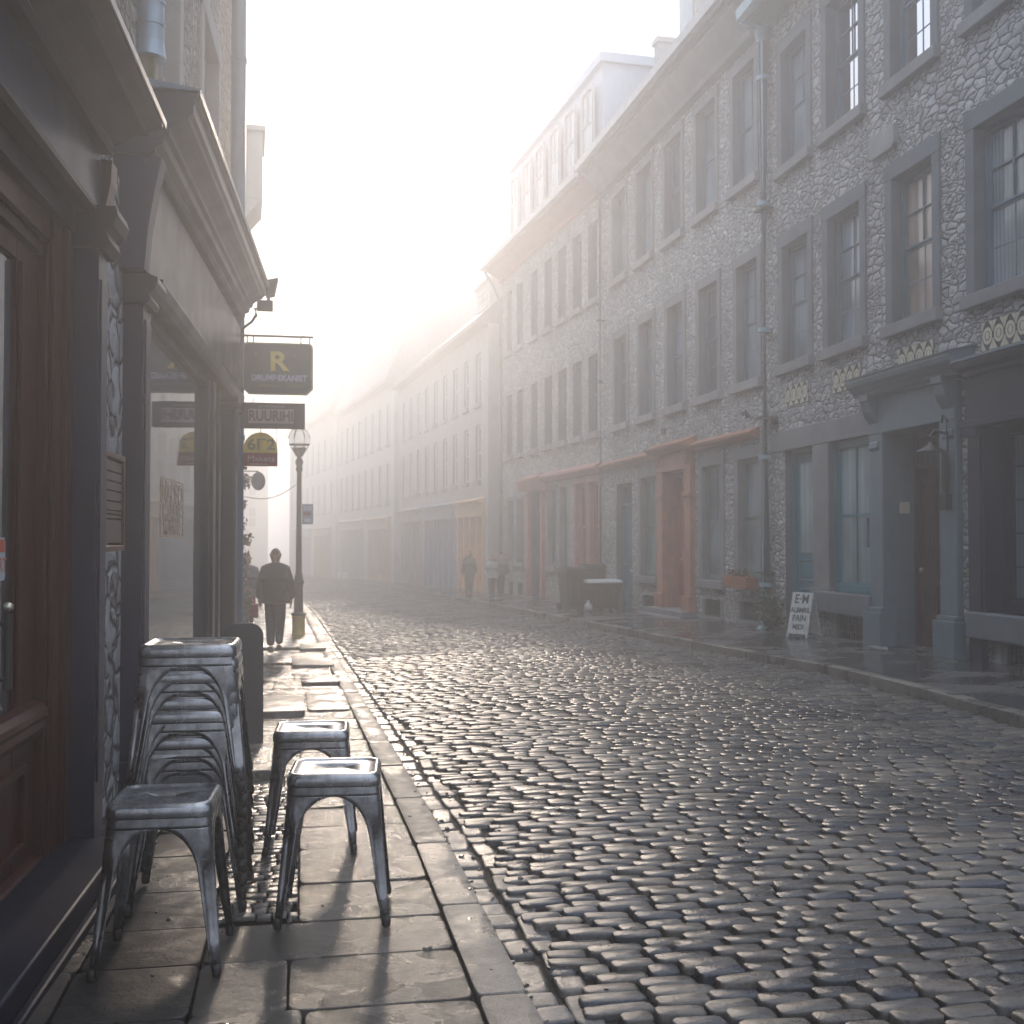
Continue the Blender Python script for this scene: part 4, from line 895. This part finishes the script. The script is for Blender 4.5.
s2 = empty('hanging_sign', (-.66, YS, 2.735), 0, 'brown rectangular hanging sign with pale block letters, below the R sign', 'sign', 'hanging signs on the shop corner')
w = MB(); w.box(0, .71, -.02, .02, 0, .30); pl = w.build('sign_board', 'sign_brown', s2, bevel=.004)
w = MB(); w.box(.07, .58, -.024, -.0205, .06, .225); w.build('sign_panel', 'pink_pale', pl)
text_mesh('sign_text', 'RUURIHI', .165, 'sign_brown', pl, (.325, -.026, .142), extrude=.002, sx=.80, bold=.005)
text_mesh('sign_text', 'LES MARCHANDISES', .03, 'pink_pale', pl, (.33, -.0215, .255), extrude=.001, sx=1.1)
w = MB(); w.tube([(-.12, 0, .16), (.02, 0, .16)], .02, 8); w.tube([(.12, 0, .30), (.12, 0, .37)], .004, 5); w.tube([(.56, 0, .30), (.56, 0, .37)], .004, 5); w.build('sign_bracket', 'iron', s2)
s3 = empty('hanging_sign', (-.645, YS, 2.30), 0, 'small round-topped yellow and red hanging sign, lowest on the shop corner', 'sign', 'hanging signs on the shop corner')
w = MB(); w.box(0, .385, -.015, .015, 0, .155); pl = w.build('sign_board', 'sign_red', s3)
w = MB(); w.prism_y([(.0, .156), (.385, .156)] + [(.1925 + .1925 * math.cos(R(t)), .20 + .19 * math.sin(R(t))) for t in range(0, 181, 15)], -.014, .014); w.build('sign_top', 'sign_yellow', pl)
text_mesh('sign_text', '6Γ2', .17, 'olive_text', pl, (.20, -.017, .245), extrude=.002, sx=1.2, bold=.003)
text_mesh('sign_text', 'Makets', .095, 'pink_pale', pl, (.20, -.018, .085), extrude=.002, sx=1.15)
w = MB(); w.box(.06, .28, -.0175, -.0155, .02, .028); w.build('sign_rule', 'pink_pale', pl)
w = MB(); w.tube([(.375, 0, .16), (.375, 0, .46)], .004, 5); w.tube([(.1925, 0, .38), (.1925, 0, .46)], .004, 5); w.build('hanger', 'iron', s3)
w = MB(); w.tube([(-.06, 0, -.0), (.04, .0, -.03)], .02, 6); w.build('sign_bracket', 'iron', s3)

# ------------------------------------------------------------------ stools
def make_stool():
    H = .57; root = empty('metal_stool', (0, 0, 0), 0)
    HT = .172; HB = .218; top = H - .045
    def half(z): return HB + (HT - HB) * min(1, z / top)
    za, zj = top - .040, .02
    def arch(z):
        if z >= za: return 0.
        t = (za - z) / (za)
        hw = half(z) - (.062 - .034 * min(1, (za - z) / (za - .0)))      # inner edge of leg at full opening
        # rounded head
        k = min(1, (za - z) / .15); return hw * math.sqrt(max(0, 1 - (1 - k) ** 2.4))
    r = .045
    def quarter(z, e, groove):
        h = half(z); rr_ = r * (.55 + .45 * min(1, z / top)); pts = []
        e = min(e, h - rr_ - .004)
        pts.append((e, h)); m_ = h - rr_; pts.append((e + (m_ - e) * .35, h)); pts.append((e + (m_ - e) * .62, h + .0 - .002 * groove)); pts.append((m_, h - .004 * groove))
        for t in (22, 45, 68): pts.append((m_ + rr_ * math.sin(R(t)) - (.024 * groove if t == 45 else .014 * groove), m_ + rr_ * math.cos(R(t)) - (.024 * groove if t == 45 else .014 * groove)))
        pts += [(b, a) for a, b in reversed(pts[:4])]
        return pts
    # apron
    ap = MB(); zs = [top, top - .008, top - .018, top - .03, za]
    for sx, sy in ((1, 1), (-1, 1), (-1, -1), (1, -1)):
        rings = [[(sx * a, sy * b, z) for a, b in quarter(z, 0, 0)] for z in zs]; k = len(rings[0])
        ap.add([p for rg in rings for p in rg], [(i * k + j, i * k + j + 1, (i + 1) * k + j + 1, (i + 1) * k + j) for i in range(len(zs) - 1) for j in range(k - 1)])
    a_ = ap.build('apron', 'steel', root, smooth=True)
    bm = bmesh.new(); bm.from_mesh(a_.data); bmesh.ops.remove_doubles(bm, verts=bm.verts, dist=.0005); bmesh.ops.recalc_face_normals(bm, faces=bm.faces); bm.to_mesh(a_.data); bm.free()
    so_ = a_.modifiers.new('thick', 'SOLIDIFY'); so_.thickness = .003; so_.offset = -1
    for sx, sy in ((1, 1), (-1, 1), (-1, -1), (1, -1)):
        zs = [za, za - .002, za - .006, za - .013, za - .025, za - .04, za - .06, za - .085, za - .12, za - .15, za - .18, za - .22, za - .27, za - .33, za - .38, zj]
        rings = []
        for z in zs:
            gr = max(0, min(1, (za - .10 - z) / .04)) * (1 if z > .12 else max(.0, z / .12))
            rings.append([(sx * a, sy * b, z) for a, b in quarter(z, arch(z), gr)])
        k = len(rings[0]); lg = MB(); lg.add([p for rg in rings for p in rg], [(i * k + j, i * k + j + 1, (i + 1) * k + j + 1, (i + 1) * k + j) for i in range(len(zs) - 1) for j in range(k - 1)])
        l_ = lg.build('leg', 'steel', root, smooth=True); m_ = l_.modifiers.new('thick', 'SOLIDIFY'); m_.thickness = .003; m_.offset = -1 if sx * sy > 0 else -1
        ft = MB(); h = HB - .016; ft.lathe([(.012, 0), (.0155, .004), (.0165, .022), (.013, .04)], 10, (sx * h, sy * h, 0)); ft.build('rubber_foot', 'rubber', l_, smooth=True)
    # seat pan
    def loop(hs, rad, z, n_=6):
        pts = []
        for cx, cy, t0 in ((1, 1, 0), (-1, 1, 90), (-1, -1, 180), (1, -1, 270)):
            for k in range(n_ + 1):
                t = R(t0 + 90 * k / n_); pts.append((cx * (hs - rad) + rad * math.cos(t), cy * (hs - rad) + rad * math.sin(t), z))
        return pts
    st = MB(); L_ = [loop(.1715, .045, H - .052), loop(.1765, .048, H - .050), loop(.178, .05, H - .044), loop(.177, .05, H - .018), loop(.172, .05, H - .006), loop(.163, .045, H - .0005), loop(.155, .042, H - .001), loop(.149, .04, H - .007), loop(.12, .035, H - .008)]
    slot = []
    for q in loop(.12, .035, 0):
        t = math.atan2(q[1], q[0]); slot.append((.034 * max(-1, min(1, 1.25 * math.cos(t))), .0085 * max(-1, min(1, 1.6 * math.sin(t))), H - .0085))
    L_ += [slot, [(x * .97, y * .9, H - .020) for x, y, z in slot]]
    k = len(L_[0]); st.add([p for l in L_ for p in l], [(i * k + j, i * k + (j + 1) % k, (i + 1) * k + (j + 1) % k, (i + 1) * k + j) for i in range(len(L_) - 1) for j in range(k)])
    st.build('seat', 'steel', root, smooth=True)
    br = MB()
    for a in (45, 135):
        c, s_ = math.cos(R(a)), math.sin(R(a)); q = .222
        br.tube([(-c * q, -s_ * q, top - .085), (-c * q * .5, -s_ * q * .5, top - .06), (0, 0, top - .05 - (.01 if a > 90 else 0)), (c * q * .5, s_ * q * .5, top - .06), (c * q, s_ * q, top - .085)], .008, 8)
    br.build('cross_brace', 'steel', root, smooth=True)
    return root
GRP = 'metal stools on the pavement'
proto = make_stool()
def put(o, x, y, z, rz, label, tx=0, ty=0):
    o.location = (x, y, g(0, y) + z); o.rotation_euler = (tx + math.atan(-.015) * 0, ty, rz); return tag(o, label, 'stool', GRP)
put(proto, .148, 4.80, .004, R(-5), 'single steel stool nearest the kerb, standing free in front of another').scale = (1.04, 1.04, 1.04)
put(copy_tree(proto), .065, 5.95, .004, R(-3), 'single steel stool just behind the free-standing one nearest the kerb').scale = (1.05, 1.05, 1.04)
put(copy_tree(proto), -.475, 4.36, .004, R(-3), 'darker steel stool standing in front of the tall stack by the shop door').scale = (1.03, 1.03, 1.04)
ORD = ['bottom', 'second from the bottom', 'third from the bottom', 'fourth from the bottom', 'fifth from the bottom', 'sixth from the bottom', 'fourth from the top', 'third from the top', 'second from the top', 'topmost']
for i in range(10):
    st_k = put(copy_tree(proto), -.452 + random.uniform(-.006, .006), 5.12 + random.uniform(-.006, .006), .004 + i * .054, R(-2 + random.uniform(-1.5, 1.5)), f'steel stool in the tall stack by the shop, {ORD[i]}'); st_k.scale = (1.12, 1.10, 1.06)

# ------------------------------------------------------------------ dark board behind the stack
sb = empty('sandwich_board', (-.42, 8.95, g(0, 8.95) + .065), R(3), 'black round-cornered sandwich board on the pavement behind the stool stack', 'sandwich board')
def panel(sign, nm):
    w = MB(); o2 = [(-.15, 0), (.15, 0)] + [(.05 + .10 * math.cos(R(t)), .80 + .10 * math.sin(R(t))) for t in range(0, 91, 15)] + [(-.05 + .10 * math.cos(R(t)), .80 + .10 * math.sin(R(t))) for t in range(90, 181, 15)]
    w.prism_y(o2, -.012, .012); o = w.build(nm, 'iron', sb, bevel=.003); o.rotation_euler = (R(9) * sign, 0, 0); o.location = (0, -.14 * -sign * -1 * -1, 0); return o
a = panel(-1, 'board_panel'); a.location = (0, -.14, 0); b = panel(1, 'board_panel'); b.location = (0, .14, 0)
w = MB()
for x, y, z, l in ((-.165, -.16, .62, .09), (-.16, -.17, .55, .15), (-.165, -.18, .38, .05)): w.box(x, x + l, y - .005, y + .012, z, z + .028)
w.build('chalk_ledge', 'white', sb, bevel=.004)

# ------------------------------------------------------------------ lamp post
lp = empty('street_lamp', (-.02, 21.4, g(0, 21.4)), 0, 'old street lamp with glass lantern and a yellow painted foot at the kerb', 'street lamp')
w = MB(); w.lathe([(.13, 0), (.13, .05), (.115, .08), (.115, .34), (.125, .36), (.125, .40)], 14); w.build('lamp_foot', 'yellow', lp, auto=True)
w = MB(); w.lathe([(.14, .40), (.14, .43), (.085, .46), (.075, .95), (.10, 1.0), (.08, 1.05), (.055, 1.2), (.045, 2.4), (.042, 3.02), (.065, 3.06), (.05, 3.12), (.075, 3.2), (.03, 3.3)], 14); w.build('pole', 'iron', lp, auto=True)
w = MB(); w.lathe([(.03, 3.28), (.09, 3.38), (.13, 3.46)], 12)
for k in range(6):
    t = R(60 * k); w.tube([(.05 * math.cos(t), .05 * math.sin(t), 3.3), (.12 * math.cos(t), .12 * math.sin(t), 3.42), (.18 * math.cos(t), .18 * math.sin(t), 3.52), (.19 * math.cos(t), .19 * math.sin(t), 3.66), (.13 * math.cos(t), .13 * math.sin(t), 3.78), (0, 0, 3.84)], .008, 5)
w.lathe([(.185, 3.505), (.19, 3.52), (.185, 3.53)], 12); w.lathe([(.03, 3.82), (.04, 3.86), (.01, 3.93)], 8); w.build('lantern_frame', 'iron', lp, auto=True)
w = MB(); w.lathe([(.10, 3.45), (.17, 3.53), (.18, 3.66), (.12, 3.77), (.02, 3.82)], 12); w.build('lantern_glass', 'lantern_glass', lp, smooth=True)
sp = empty('pole_sign', (.035, 21.40, g(0, 21.4) + 2.06), 0, 'small square notice with pink and pale lines fixed on the lamp pole', 'sign')
w = MB(); w.box(0, .20, -.012, .012, 0, .37); q = w.build('sign_board', 'blue_grey', sp)
w = MB(); w.box(.03, .17, -.0155, -.0125, .25, .33); w.box(.04, .16, -.0155, -.0125, .04, .10); w.build('sign_panel', 'lilac', q)
w = MB(); w.box(.02, .15, -.0155, -.0125, .16, .22); w.build('sign_panel', 'sign_red', q)
rs = empty('round_sign', (-.71, 20.2, 2.46), 0, 'small oval grey sign hanging in the air beside the yellow sign', 'sign')
w = MB(); w.prism_y([(.12 * math.cos(R(t)), .16 * math.sin(R(t))) for t in range(0, 360, 20)], -.015, .015); w.build('sign_disc', 'lantern', rs)
w = MB(); w.tube([(-.45, 0, .17), (.0, 0, .17)], .01, 6); w.tube([(0, 0, .17), (0, 0, .14)], .006, 5); w.build('sign_bracket', 'iron', rs)
w = MB(); pts = [(-.95 + .95 * t, 20.4 + 1.0 * t, 2.2 + .32 * t - .25 * math.sin(math.pi * t) * .6) for t in np.linspace(0, 1, 9)]; w.tube(pts, .006, 4)
tag(w.build('cable', 'iron'), 'thin dark cable sagging from the left wall to the lamp pole', 'cable')

# ------------------------------------------------------------------ left houses further on
X2 = empty('terraced_house', (-1.06, 14.65, 0), math.atan2(1, -.045), 'pale rendered house past the shops on the left, mostly hidden behind the corner pipe', 'house')
wall_mesh('wall', X2, .1, 30, -1.5, 9.1, [], 'render', back=6, sgn=-1)
w = MB(); w.box(-.02, 30.2, -.12, 6, 9.1, 9.4); w.build('roof', 'roof_slate', X2)
w = MB(); w.box(6.9, 8.3, -.66, 0, 7.75, 9.0); w.add([(6.9, -.66, 7.75), (8.3, -.66, 7.75), (8.3, 0, 7.75), (6.9, 0, 7.75), (6.9, -.2, 7.2), (8.3, -.2, 7.2), (8.3, 0, 7.2), (6.9, 0, 7.2)], [(4, 5, 6, 7), (0, 1, 5, 4), (1, 2, 6, 5), (2, 3, 7, 6), (3, 0, 4, 7)]); w.box(6.85, 8.35, -.71, 0, 9.0, 9.10); w.build('oriel', 'cream', X2, bevel=.01)
X3 = empty('terraced_house', (-2.5, 44.6, 0), math.atan2(1, -.13), 'foggy pale house on the left bend of the street', 'house')
wall_mesh('wall', X3, 0, 40, -2.5, 10, [], 'cream', back=6, sgn=-1)
w = MB(); w.box(-.1, 40.2, -.3, 6, 10, 10.3); w.build('roof', 'roof_slate', X3)

# ------------------------------------------------------------------ plants
def leaves(mb, c, rad, n, size, mi=0, squash=(1, 1, 1), flo=0.):
    for i in range(n):
        d = Vector(RNG.normal(size=3)); d.normalize(); rr2 = random.uniform(.35, 1.) * (1 + .25 * math.sin(d.x * 7 + d.z * 5)); p = Vector((c[0] + d.x * rad * rr2 * squash[0], c[1] + d.y * rad * rr2 * squash[1], c[2] + d.z * rad * rr2 * squash[2]))
        a = Vector(RNG.normal(size=3)).normalized(); b = a.cross(Vector(RNG.normal(size=3))).normalized(); s_ = size * random.uniform(.6, 1.3)
        mb.add([p - a * s_, p + b * s_ * .45, p + a * s_ * 1.1, p - b * s_ * .45], [(0, 1, 2, 3)], 1 if random.random() < flo else 0)
pl_ = empty('shrub', (7.38, 17.35, .03), 0, 'leafy dark green shrub at the foot of the tall downpipe', 'plant')
w = MB(); leaves(w, (0, 0, .30), .24, 420, .05, squash=(.8, 1.2, 1.2)); leaves(w, (-.05, -.25, .16), .16, 160, .05); w.build('foliage', 'leaf', pl_, fix=False)
w = MB()
for k in range(5): w.tube([(0, 0, 0), (random.uniform(-.08, .08), random.uniform(-.1, .1), .3)], .01, 5)
w.build('stem', 'stem', pl_)
fb = empty('flower_box', (7.46, 18.83, .62), ang * 0 + R(91), 'terracotta flower box with small plants under the sage framed window', 'flower box')
w = MB(); w.add([(-.5, -.10, 0), (.5, -.10, 0), (.5, .08, 0), (-.5, .08, 0), (-.53, -.12, .2), (.53, -.12, .2), (.53, .10, .2), (-.53, .10, .2)], [(0, 1, 2, 3), (4, 5, 6, 7), (0, 1, 5, 4), (1, 2, 6, 5), (2, 3, 7, 6), (3, 0, 4, 7)]); w.build('box', 'terracotta', fb, bevel=.008)
w = MB()
for k in range(6): leaves(w, (-.42 + k * .16, 0, .25), .08, 40, .03, flo=.15)
w.build('foliage', ['leaf', 'petal'], fb, fix=False)
cp = empty('climbing_plant', (-1.0, 20.3, g(0, 20)), 0, 'climbing plant with pink flowers on the left wall beyond the blue pipe', 'plant')
w = MB()
for k, (z, r_) in enumerate(((.45, .22), (.8, .26), (1.15, .22), (1.4, .16), (1.75, .13), (2.0, .15), (2.35, .08), (2.75, .12))): leaves(w, (.0 + .05 * math.sin(k * 2.1), -.1 * (k % 2), z), r_, 170, .045, flo=.18)
w.build('foliage', ['leaf', 'petal'], cp, fix=False)
w = MB(); w.tube([(-.1, 0, 0), (-.05, 0, .8), (-.08, 0, 1.7), (0, 0, 2.8)], .018, 6); w.build('stem', 'stem', cp)

# ------------------------------------------------------------------ bins, board by the teal door
def bin_(x, y, w_, d_, h, mat, label, lidm, rz=0., open_=False):
    r_ = empty('wheelie_bin', (x, y, g(x, y) + .07), rz, label, 'bin', 'wheelie bins on the right pavement')
    a, b = w_ / 2, d_ / 2; k = .84; z0 = .06
    m = MB(); m.add([(-a * k, -b * k, z0), (a * k, -b * k, z0), (a * k, b * k, z0), (-a * k, b * k, z0), (-a, -b, h), (a, -b, h), (a, b, h), (-a, b, h)], [(0, 1, 2, 3), (4, 5, 6, 7), (0, 1, 5, 4), (1, 2, 6, 5), (2, 3, 7, 6), (3, 0, 4, 7)])
    m.box(-a - .015, a + .015, -b - .015, b + .015, h - .07, h - .02)
    for q in (-.5, 0, .5): m.box(a * q - .012, a * q + .012, -b * .97 - .012, -b * .9, .2, h - .12)
    m.build('bin_body', mat, r_, bevel=.012)
    m = MB(); m.prism_s([(-b - .03, h + .003), (b + .03, h + .003), (b + .03, h + .04), (b * .3, h + .085), (-b * .6, h + .075), (-b - .03, h + .03)], -a - .02, a + .02); m.tube([(-a, b + .05, h), (a, b + .05, h)], .014, 6); m.build('lid', lidm, r_, bevel=.01)
    for sx in (-1, 1):
        m = MB(); m.tube([(sx * (a * .86), b * .86, .09), (sx * (a * .86 + .045), b * .86, .09)], .09, 14); m.build('wheel', 'rubber', r_, auto=True)
    return r_
bin_(6.02, 25.2, .48, .6, .92, 'bin', 'tall narrow black bin nearest the kerb', 'bin', R(5))
bin_(6.62, 25.0, .78, .6, .62, 'bin_brown', 'low wide olive bin with a whitish lid beside the tall black bin', 'grey_board', R(8))
bin_(6.75, 26.2, .5, .6, .95, 'bin', 'dark bin standing in the second row behind the tall one', 'bin', R(-4))
m = MB(); m.lathe([(.02, 0), (.11, .02), (.15, .12), (.12, .26), (.05, .34), (.07, .40), (.03, .42)], 14)
o = m.build('rubbish_bag', 'bag', smooth=True, loc=(6.28, 24.75, g(6.3, 24.7) + .07)); tag(o, 'pale plastic rubbish bag slumped between the bins', 'bag'); o.scale = (.7, .7, .6)
ab = empty('sandwich_board', (7.30, 15.9, g(7.2, 15.9) + .068), R(-62), 'white A-frame board with dark lettering leaning outside the teal door', 'sandwich board')
for sgn, nm in ((-1, 0), (1, 1)):
    m = MB(); m.box(-.24, .24, -.012, .012, .06, .78); m.box(-.24, -.21, -.02, .02, 0, .06); m.box(.21, .24, -.02, .02, 0, .06); p_ = m.build('board_panel', 'grey_board', ab, bevel=.003); p_.rotation_euler = (R(14) * sgn * -1 * -1, 0, 0); p_.location = (0, sgn * .2, 0)
    if sgn < 0:
        p_.rotation_euler = (R(-14), 0, 0)
        text_mesh('board_text', 'E·M', .22, 'dark_text', p_, (.0, -.0135, .66), extrude=.001, bold=.004)
        text_mesh('board_text', 'ALBMRIL', .12, 'dark_text', p_, (.0, -.0135, .47), extrude=.001, bold=.004)
        text_mesh('board_text', 'PAIN', .15, 'dark_text', p_, (.0, -.0135, .33), extrude=.001, bold=.003)
        text_mesh('board_text', 'MIDI', .13, 'dark_text', p_, (.0, -.0135, .18), extrude=.001, bold=.003)
ab.scale = (.76, .85, .86)
m = MB(); m.box(-.6, .6, -.3, .3, 0, .32); m.box(-.52, .52, -.22, .22, .322, .36)
o = m.build('kerb_planter', 'white', bevel=.03, loc=(3.0, 73.5, g(3, 73.5) + .06)); o.rotation_euler = (0, 0, R(8)); tag(o, 'low pale planter by the kerb, tiny and far off in the fog', 'planter')

# ------------------------------------------------------------------ people
def skinned(name, verts, edges, radii, mat, parent, root=0, sub=2):
    me = bpy.data.meshes.new(name); me.from_pydata(verts, edges, []); me.materials.append(M[mat])
    o = bpy.data.objects.new(name, me); COL.objects.link(o); o.parent = parent
    o.modifiers.new('skin', 'SKIN').use_smooth_shade = True
    if not me.skin_vertices: 
        bpy.context.view_layer.objects.active = o
    for i, sv in enumerate(me.skin_vertices[0].data):
        r_ = radii[i]; sv.radius = r_ if isinstance(r_, tuple) else (r_, r_); sv.use_root = (i == root)
    ss = o.modifiers.new('sub', 'SUBSURF'); ss.levels = sub; ss.render_levels = sub
    return o
def person(x, y, z, h, rz, label, top='jacket', legs='jeans', hair='hair', stride=.16, arm=.06, hands=True, bald=False):
    k = h / 1.75; r_ = empty('person', (x, y, z), rz, label, 'person'); r_.scale = (k, k, k)
    # local +y = walking direction
    A_ = lambda s: [(s * .16, 0, 1.35), (s * .235, -s * arm * .5 - .03, 1.10), (s * .25, s * arm + .05, .86)]
    Lg = lambda s: [(s * .085, 0, .92), (s * .075, s * stride * .5 + .02, .50), (s * .06, s * stride - (.05 if s < 0 else 0), .09)]
    # body (skin): head, neck, hands, core
    V = [(0, 0, .98), (0, 0, 1.2), (0, -.01, 1.42), (0, 0, 1.49), (0, .02, 1.56), (0, .03, 1.63), (0, .025, 1.69)]
    E = [(0, 1), (1, 2), (2, 3), (3, 4), (4, 5), (5, 6)]; Rd = [(.13, .10), (.12, .09), (.13, .08), .052, (.098, .105), (.106, .118), (.078, .085)]
    for s in (-1, 1):
        b = len(V); V += A_(s); Rd += [.05, .038, .027]; E += [(2, b), (b, b + 1), (b + 1, b + 2)]
        w_ = Vector(V[-1]); V.append(tuple(w_ + Vector((0, .015, -.08)))); Rd.append((.022, .04)); E.append((b + 2, b + 3))
        for q, (dy, ln) in enumerate(((-.032, .055), (-.011, .075), (.011, .08), (.032, .07))):
            V.append((w_.x - s * .0, w_.y + .015 + dy, w_.z - .08 - ln * .55)); Rd.append(.0105); E.append((b + 3, len(V) - 1))
            V.append((w_.x - s * .02, w_.y + .015 + dy, w_.z - .08 - ln)); Rd.append(.009); E.append((len(V) - 2, len(V) - 1))
        V.append((w_.x - s * .01, w_.y + .065, w_.z - .07)); Rd.append(.011); E.append((b + 3, len(V) - 1)); V.append((w_.x - s * .02, w_.y + .075, w_.z - .105)); Rd.append(.0095); E.append((len(V) - 2, len(V) - 1))
    for s in (-1, 1):
        b = len(V); V += Lg(s); Rd += [.075, .05, .032]; E += [(0, b), (b, b + 1), (b + 1, b + 2)]
    skinned('body', V, E, Rd, 'skin', r_, 0, 1)
    # face features and ears
    m = MB(); m.lathe([(.004, -.012), (.013, -.006), (.014, .0), (.006, .03)], 8, (0, .128, 1.60)); m.build('nose', 'skin', r_, smooth=True)
    m = MB()
    for s in (-1, 1): m.lathe([(.004, -.028), (.016, -.015), (.018, .01), (.006, .028)], 8, (s * .082, .02, 1.61))
    m.build('ears', 'skin', r_, smooth=True)
    m = MB()
    for s in (-1, 1): m.lathe([(.003, -.008), (.009, 0), (.003, .008)], 8, (s * .032, .115, 1.635))
    m.build('eyes', 'dark_text', r_, smooth=True)
    # hair cap
    m = MB(); n1, n2 = 14, 8; vs = []
    for i in range(n2 + 1):
        ph = math.pi * .5 * i / n2 * 1.25
        for j in range(n1):
            t = 2 * math.pi * j / n1; lim = 1. if math.sin(t) < .3 else .55; p = ph * lim
            vs.append((.083 * math.sin(p) * math.cos(t), .022 + .094 * math.sin(p) * math.sin(t), 1.620 + .104 * math.cos(p)))
    m.add(vs, [(i * n1 + j, i * n1 + (j + 1) % n1, (i + 1) * n1 + (j + 1) % n1, (i + 1) * n1 + j) for i in range(n2) for j in range(n1)]); m.build('hair', hair, r_, smooth=True)
    # jacket
    V = [(0, 0, .84), (0, 0, 1.02), (0, 0, 1.22), (0, -.01, 1.40), (0, 0, 1.49)]; E = [(0, 1), (1, 2), (2, 3), (3, 4)]; Rd = [(.26, .19), (.245, .185), (.25, .185), (.20, .15), (.09, .09)]
    for s in (-1, 1):
        b = len(V); V += A_(s); Rd += [(.12, .11), (.10, .095), (.075, .075)]; E += [(3, b), (b, b + 1), (b + 1, b + 2)]
    skinned('jacket', V, E, Rd, top, r_, 1, 2)
    V = [(0, 0, .96)]; E = []; Rd = [(.15, .125)]
    for s in (-1, 1):
        b = len(V); V += Lg(s); Rd += [.115, .09, .07]; E += [(0, b), (b, b + 1), (b + 1, b + 2)]
    skinned('trousers', V, E, Rd, legs, r_, 0, 2)
    for s in (-1, 1):
        f = Lg(s)[2]; m = MB(); m.add([(-.045, -.09, 0), (.045, -.09, 0), (.05, .12, 0), (.02, .18, 0), (-.02, .18, 0), (-.05, .12, 0), (-.04, -.08, .10), (.04, -.08, .10), (.045, .08, .075), (.018, .16, .04), (-.018, .16, .04), (-.045, .08, .075)], [(0, 1, 2, 3, 4, 5), (6, 7, 8, 9, 10, 11)] + [(i, (i + 1) % 6, 6 + (i + 1) % 6, 6 + i) for i in range(6)])
        o = m.build('shoe', 'dark_text', r_, bevel=.012); o.location = (f[0], f[1], 0)
    return r_
person(-.36, 17.6, g(0, 17.6) + .055, 1.56, R(-2), 'person in a dark jacket walking away along the left pavement, seen from behind', 'jacket', 'jeans', 'hair', .14, .07)
person(-.93, 20.9, g(0, 20.9) + .06, 1.50, R(180), 'smaller person in dark clothes just left of the walker with the dark jacket', 'grey_cloth', 'jeans', 'dark_text', .10)
person(4.95 + .45, 37.0, g(5, 37) + .07, 1.48, R(170), 'dark foggy figure on the right pavement in front of the blue grey shop', 'jacket', 'jeans', 'hair', .12)
person(5.75, 34.6, g(5.7, 34.6) + .07, 1.30, R(175), 'shorter figure on the right pavement before the ochre shopfront', 'pale_cloth', 'jeans', 'hair', .10)
person(6.08, 34.9, g(6.0, 34.9) + .07, 1.42, R(-10), 'figure in grey close to the wall beside the ochre shopfront', 'grey_cloth', 'jeans', 'dark_text', .12)
hb = MB(); hb.box(-.05, .05, -.14, .14, 0, .2); hb.tube([(0, -.08, .2), (0, -.04, .3), (0, .04, .3), (0, .08, .2)], .008, 6)
o = hb.build('shoulder_bag', 'red_cloth', bevel=.02, loc=(-.66, 17.62, g(0, 17.6) + .56)); tag(o, 'dull red bag carried in the left hand of the walker', 'bag')

# ------------------------------------------------------------------ haze
h = bpy.data.materials.new('haze'); h.use_nodes = True; t = h.node_tree; t.nodes.remove(t.nodes['Principled BSDF'])
v = t.nodes.new('ShaderNodeVolumePrincipled'); v.inputs['Color'].default_value = (.94, .955, .99, 1); v.inputs['Density'].default_value = .0138; v.inputs['Anisotropy'].default_value = .7
t.links.new(v.outputs[0], t.nodes['Material Output'].inputs['Volume'])
hz = MB(); hz.box(-420, 420, -110, 620, -4.0, 15.8); o = hz.build('haze', h); tag(o, kind='stuff')
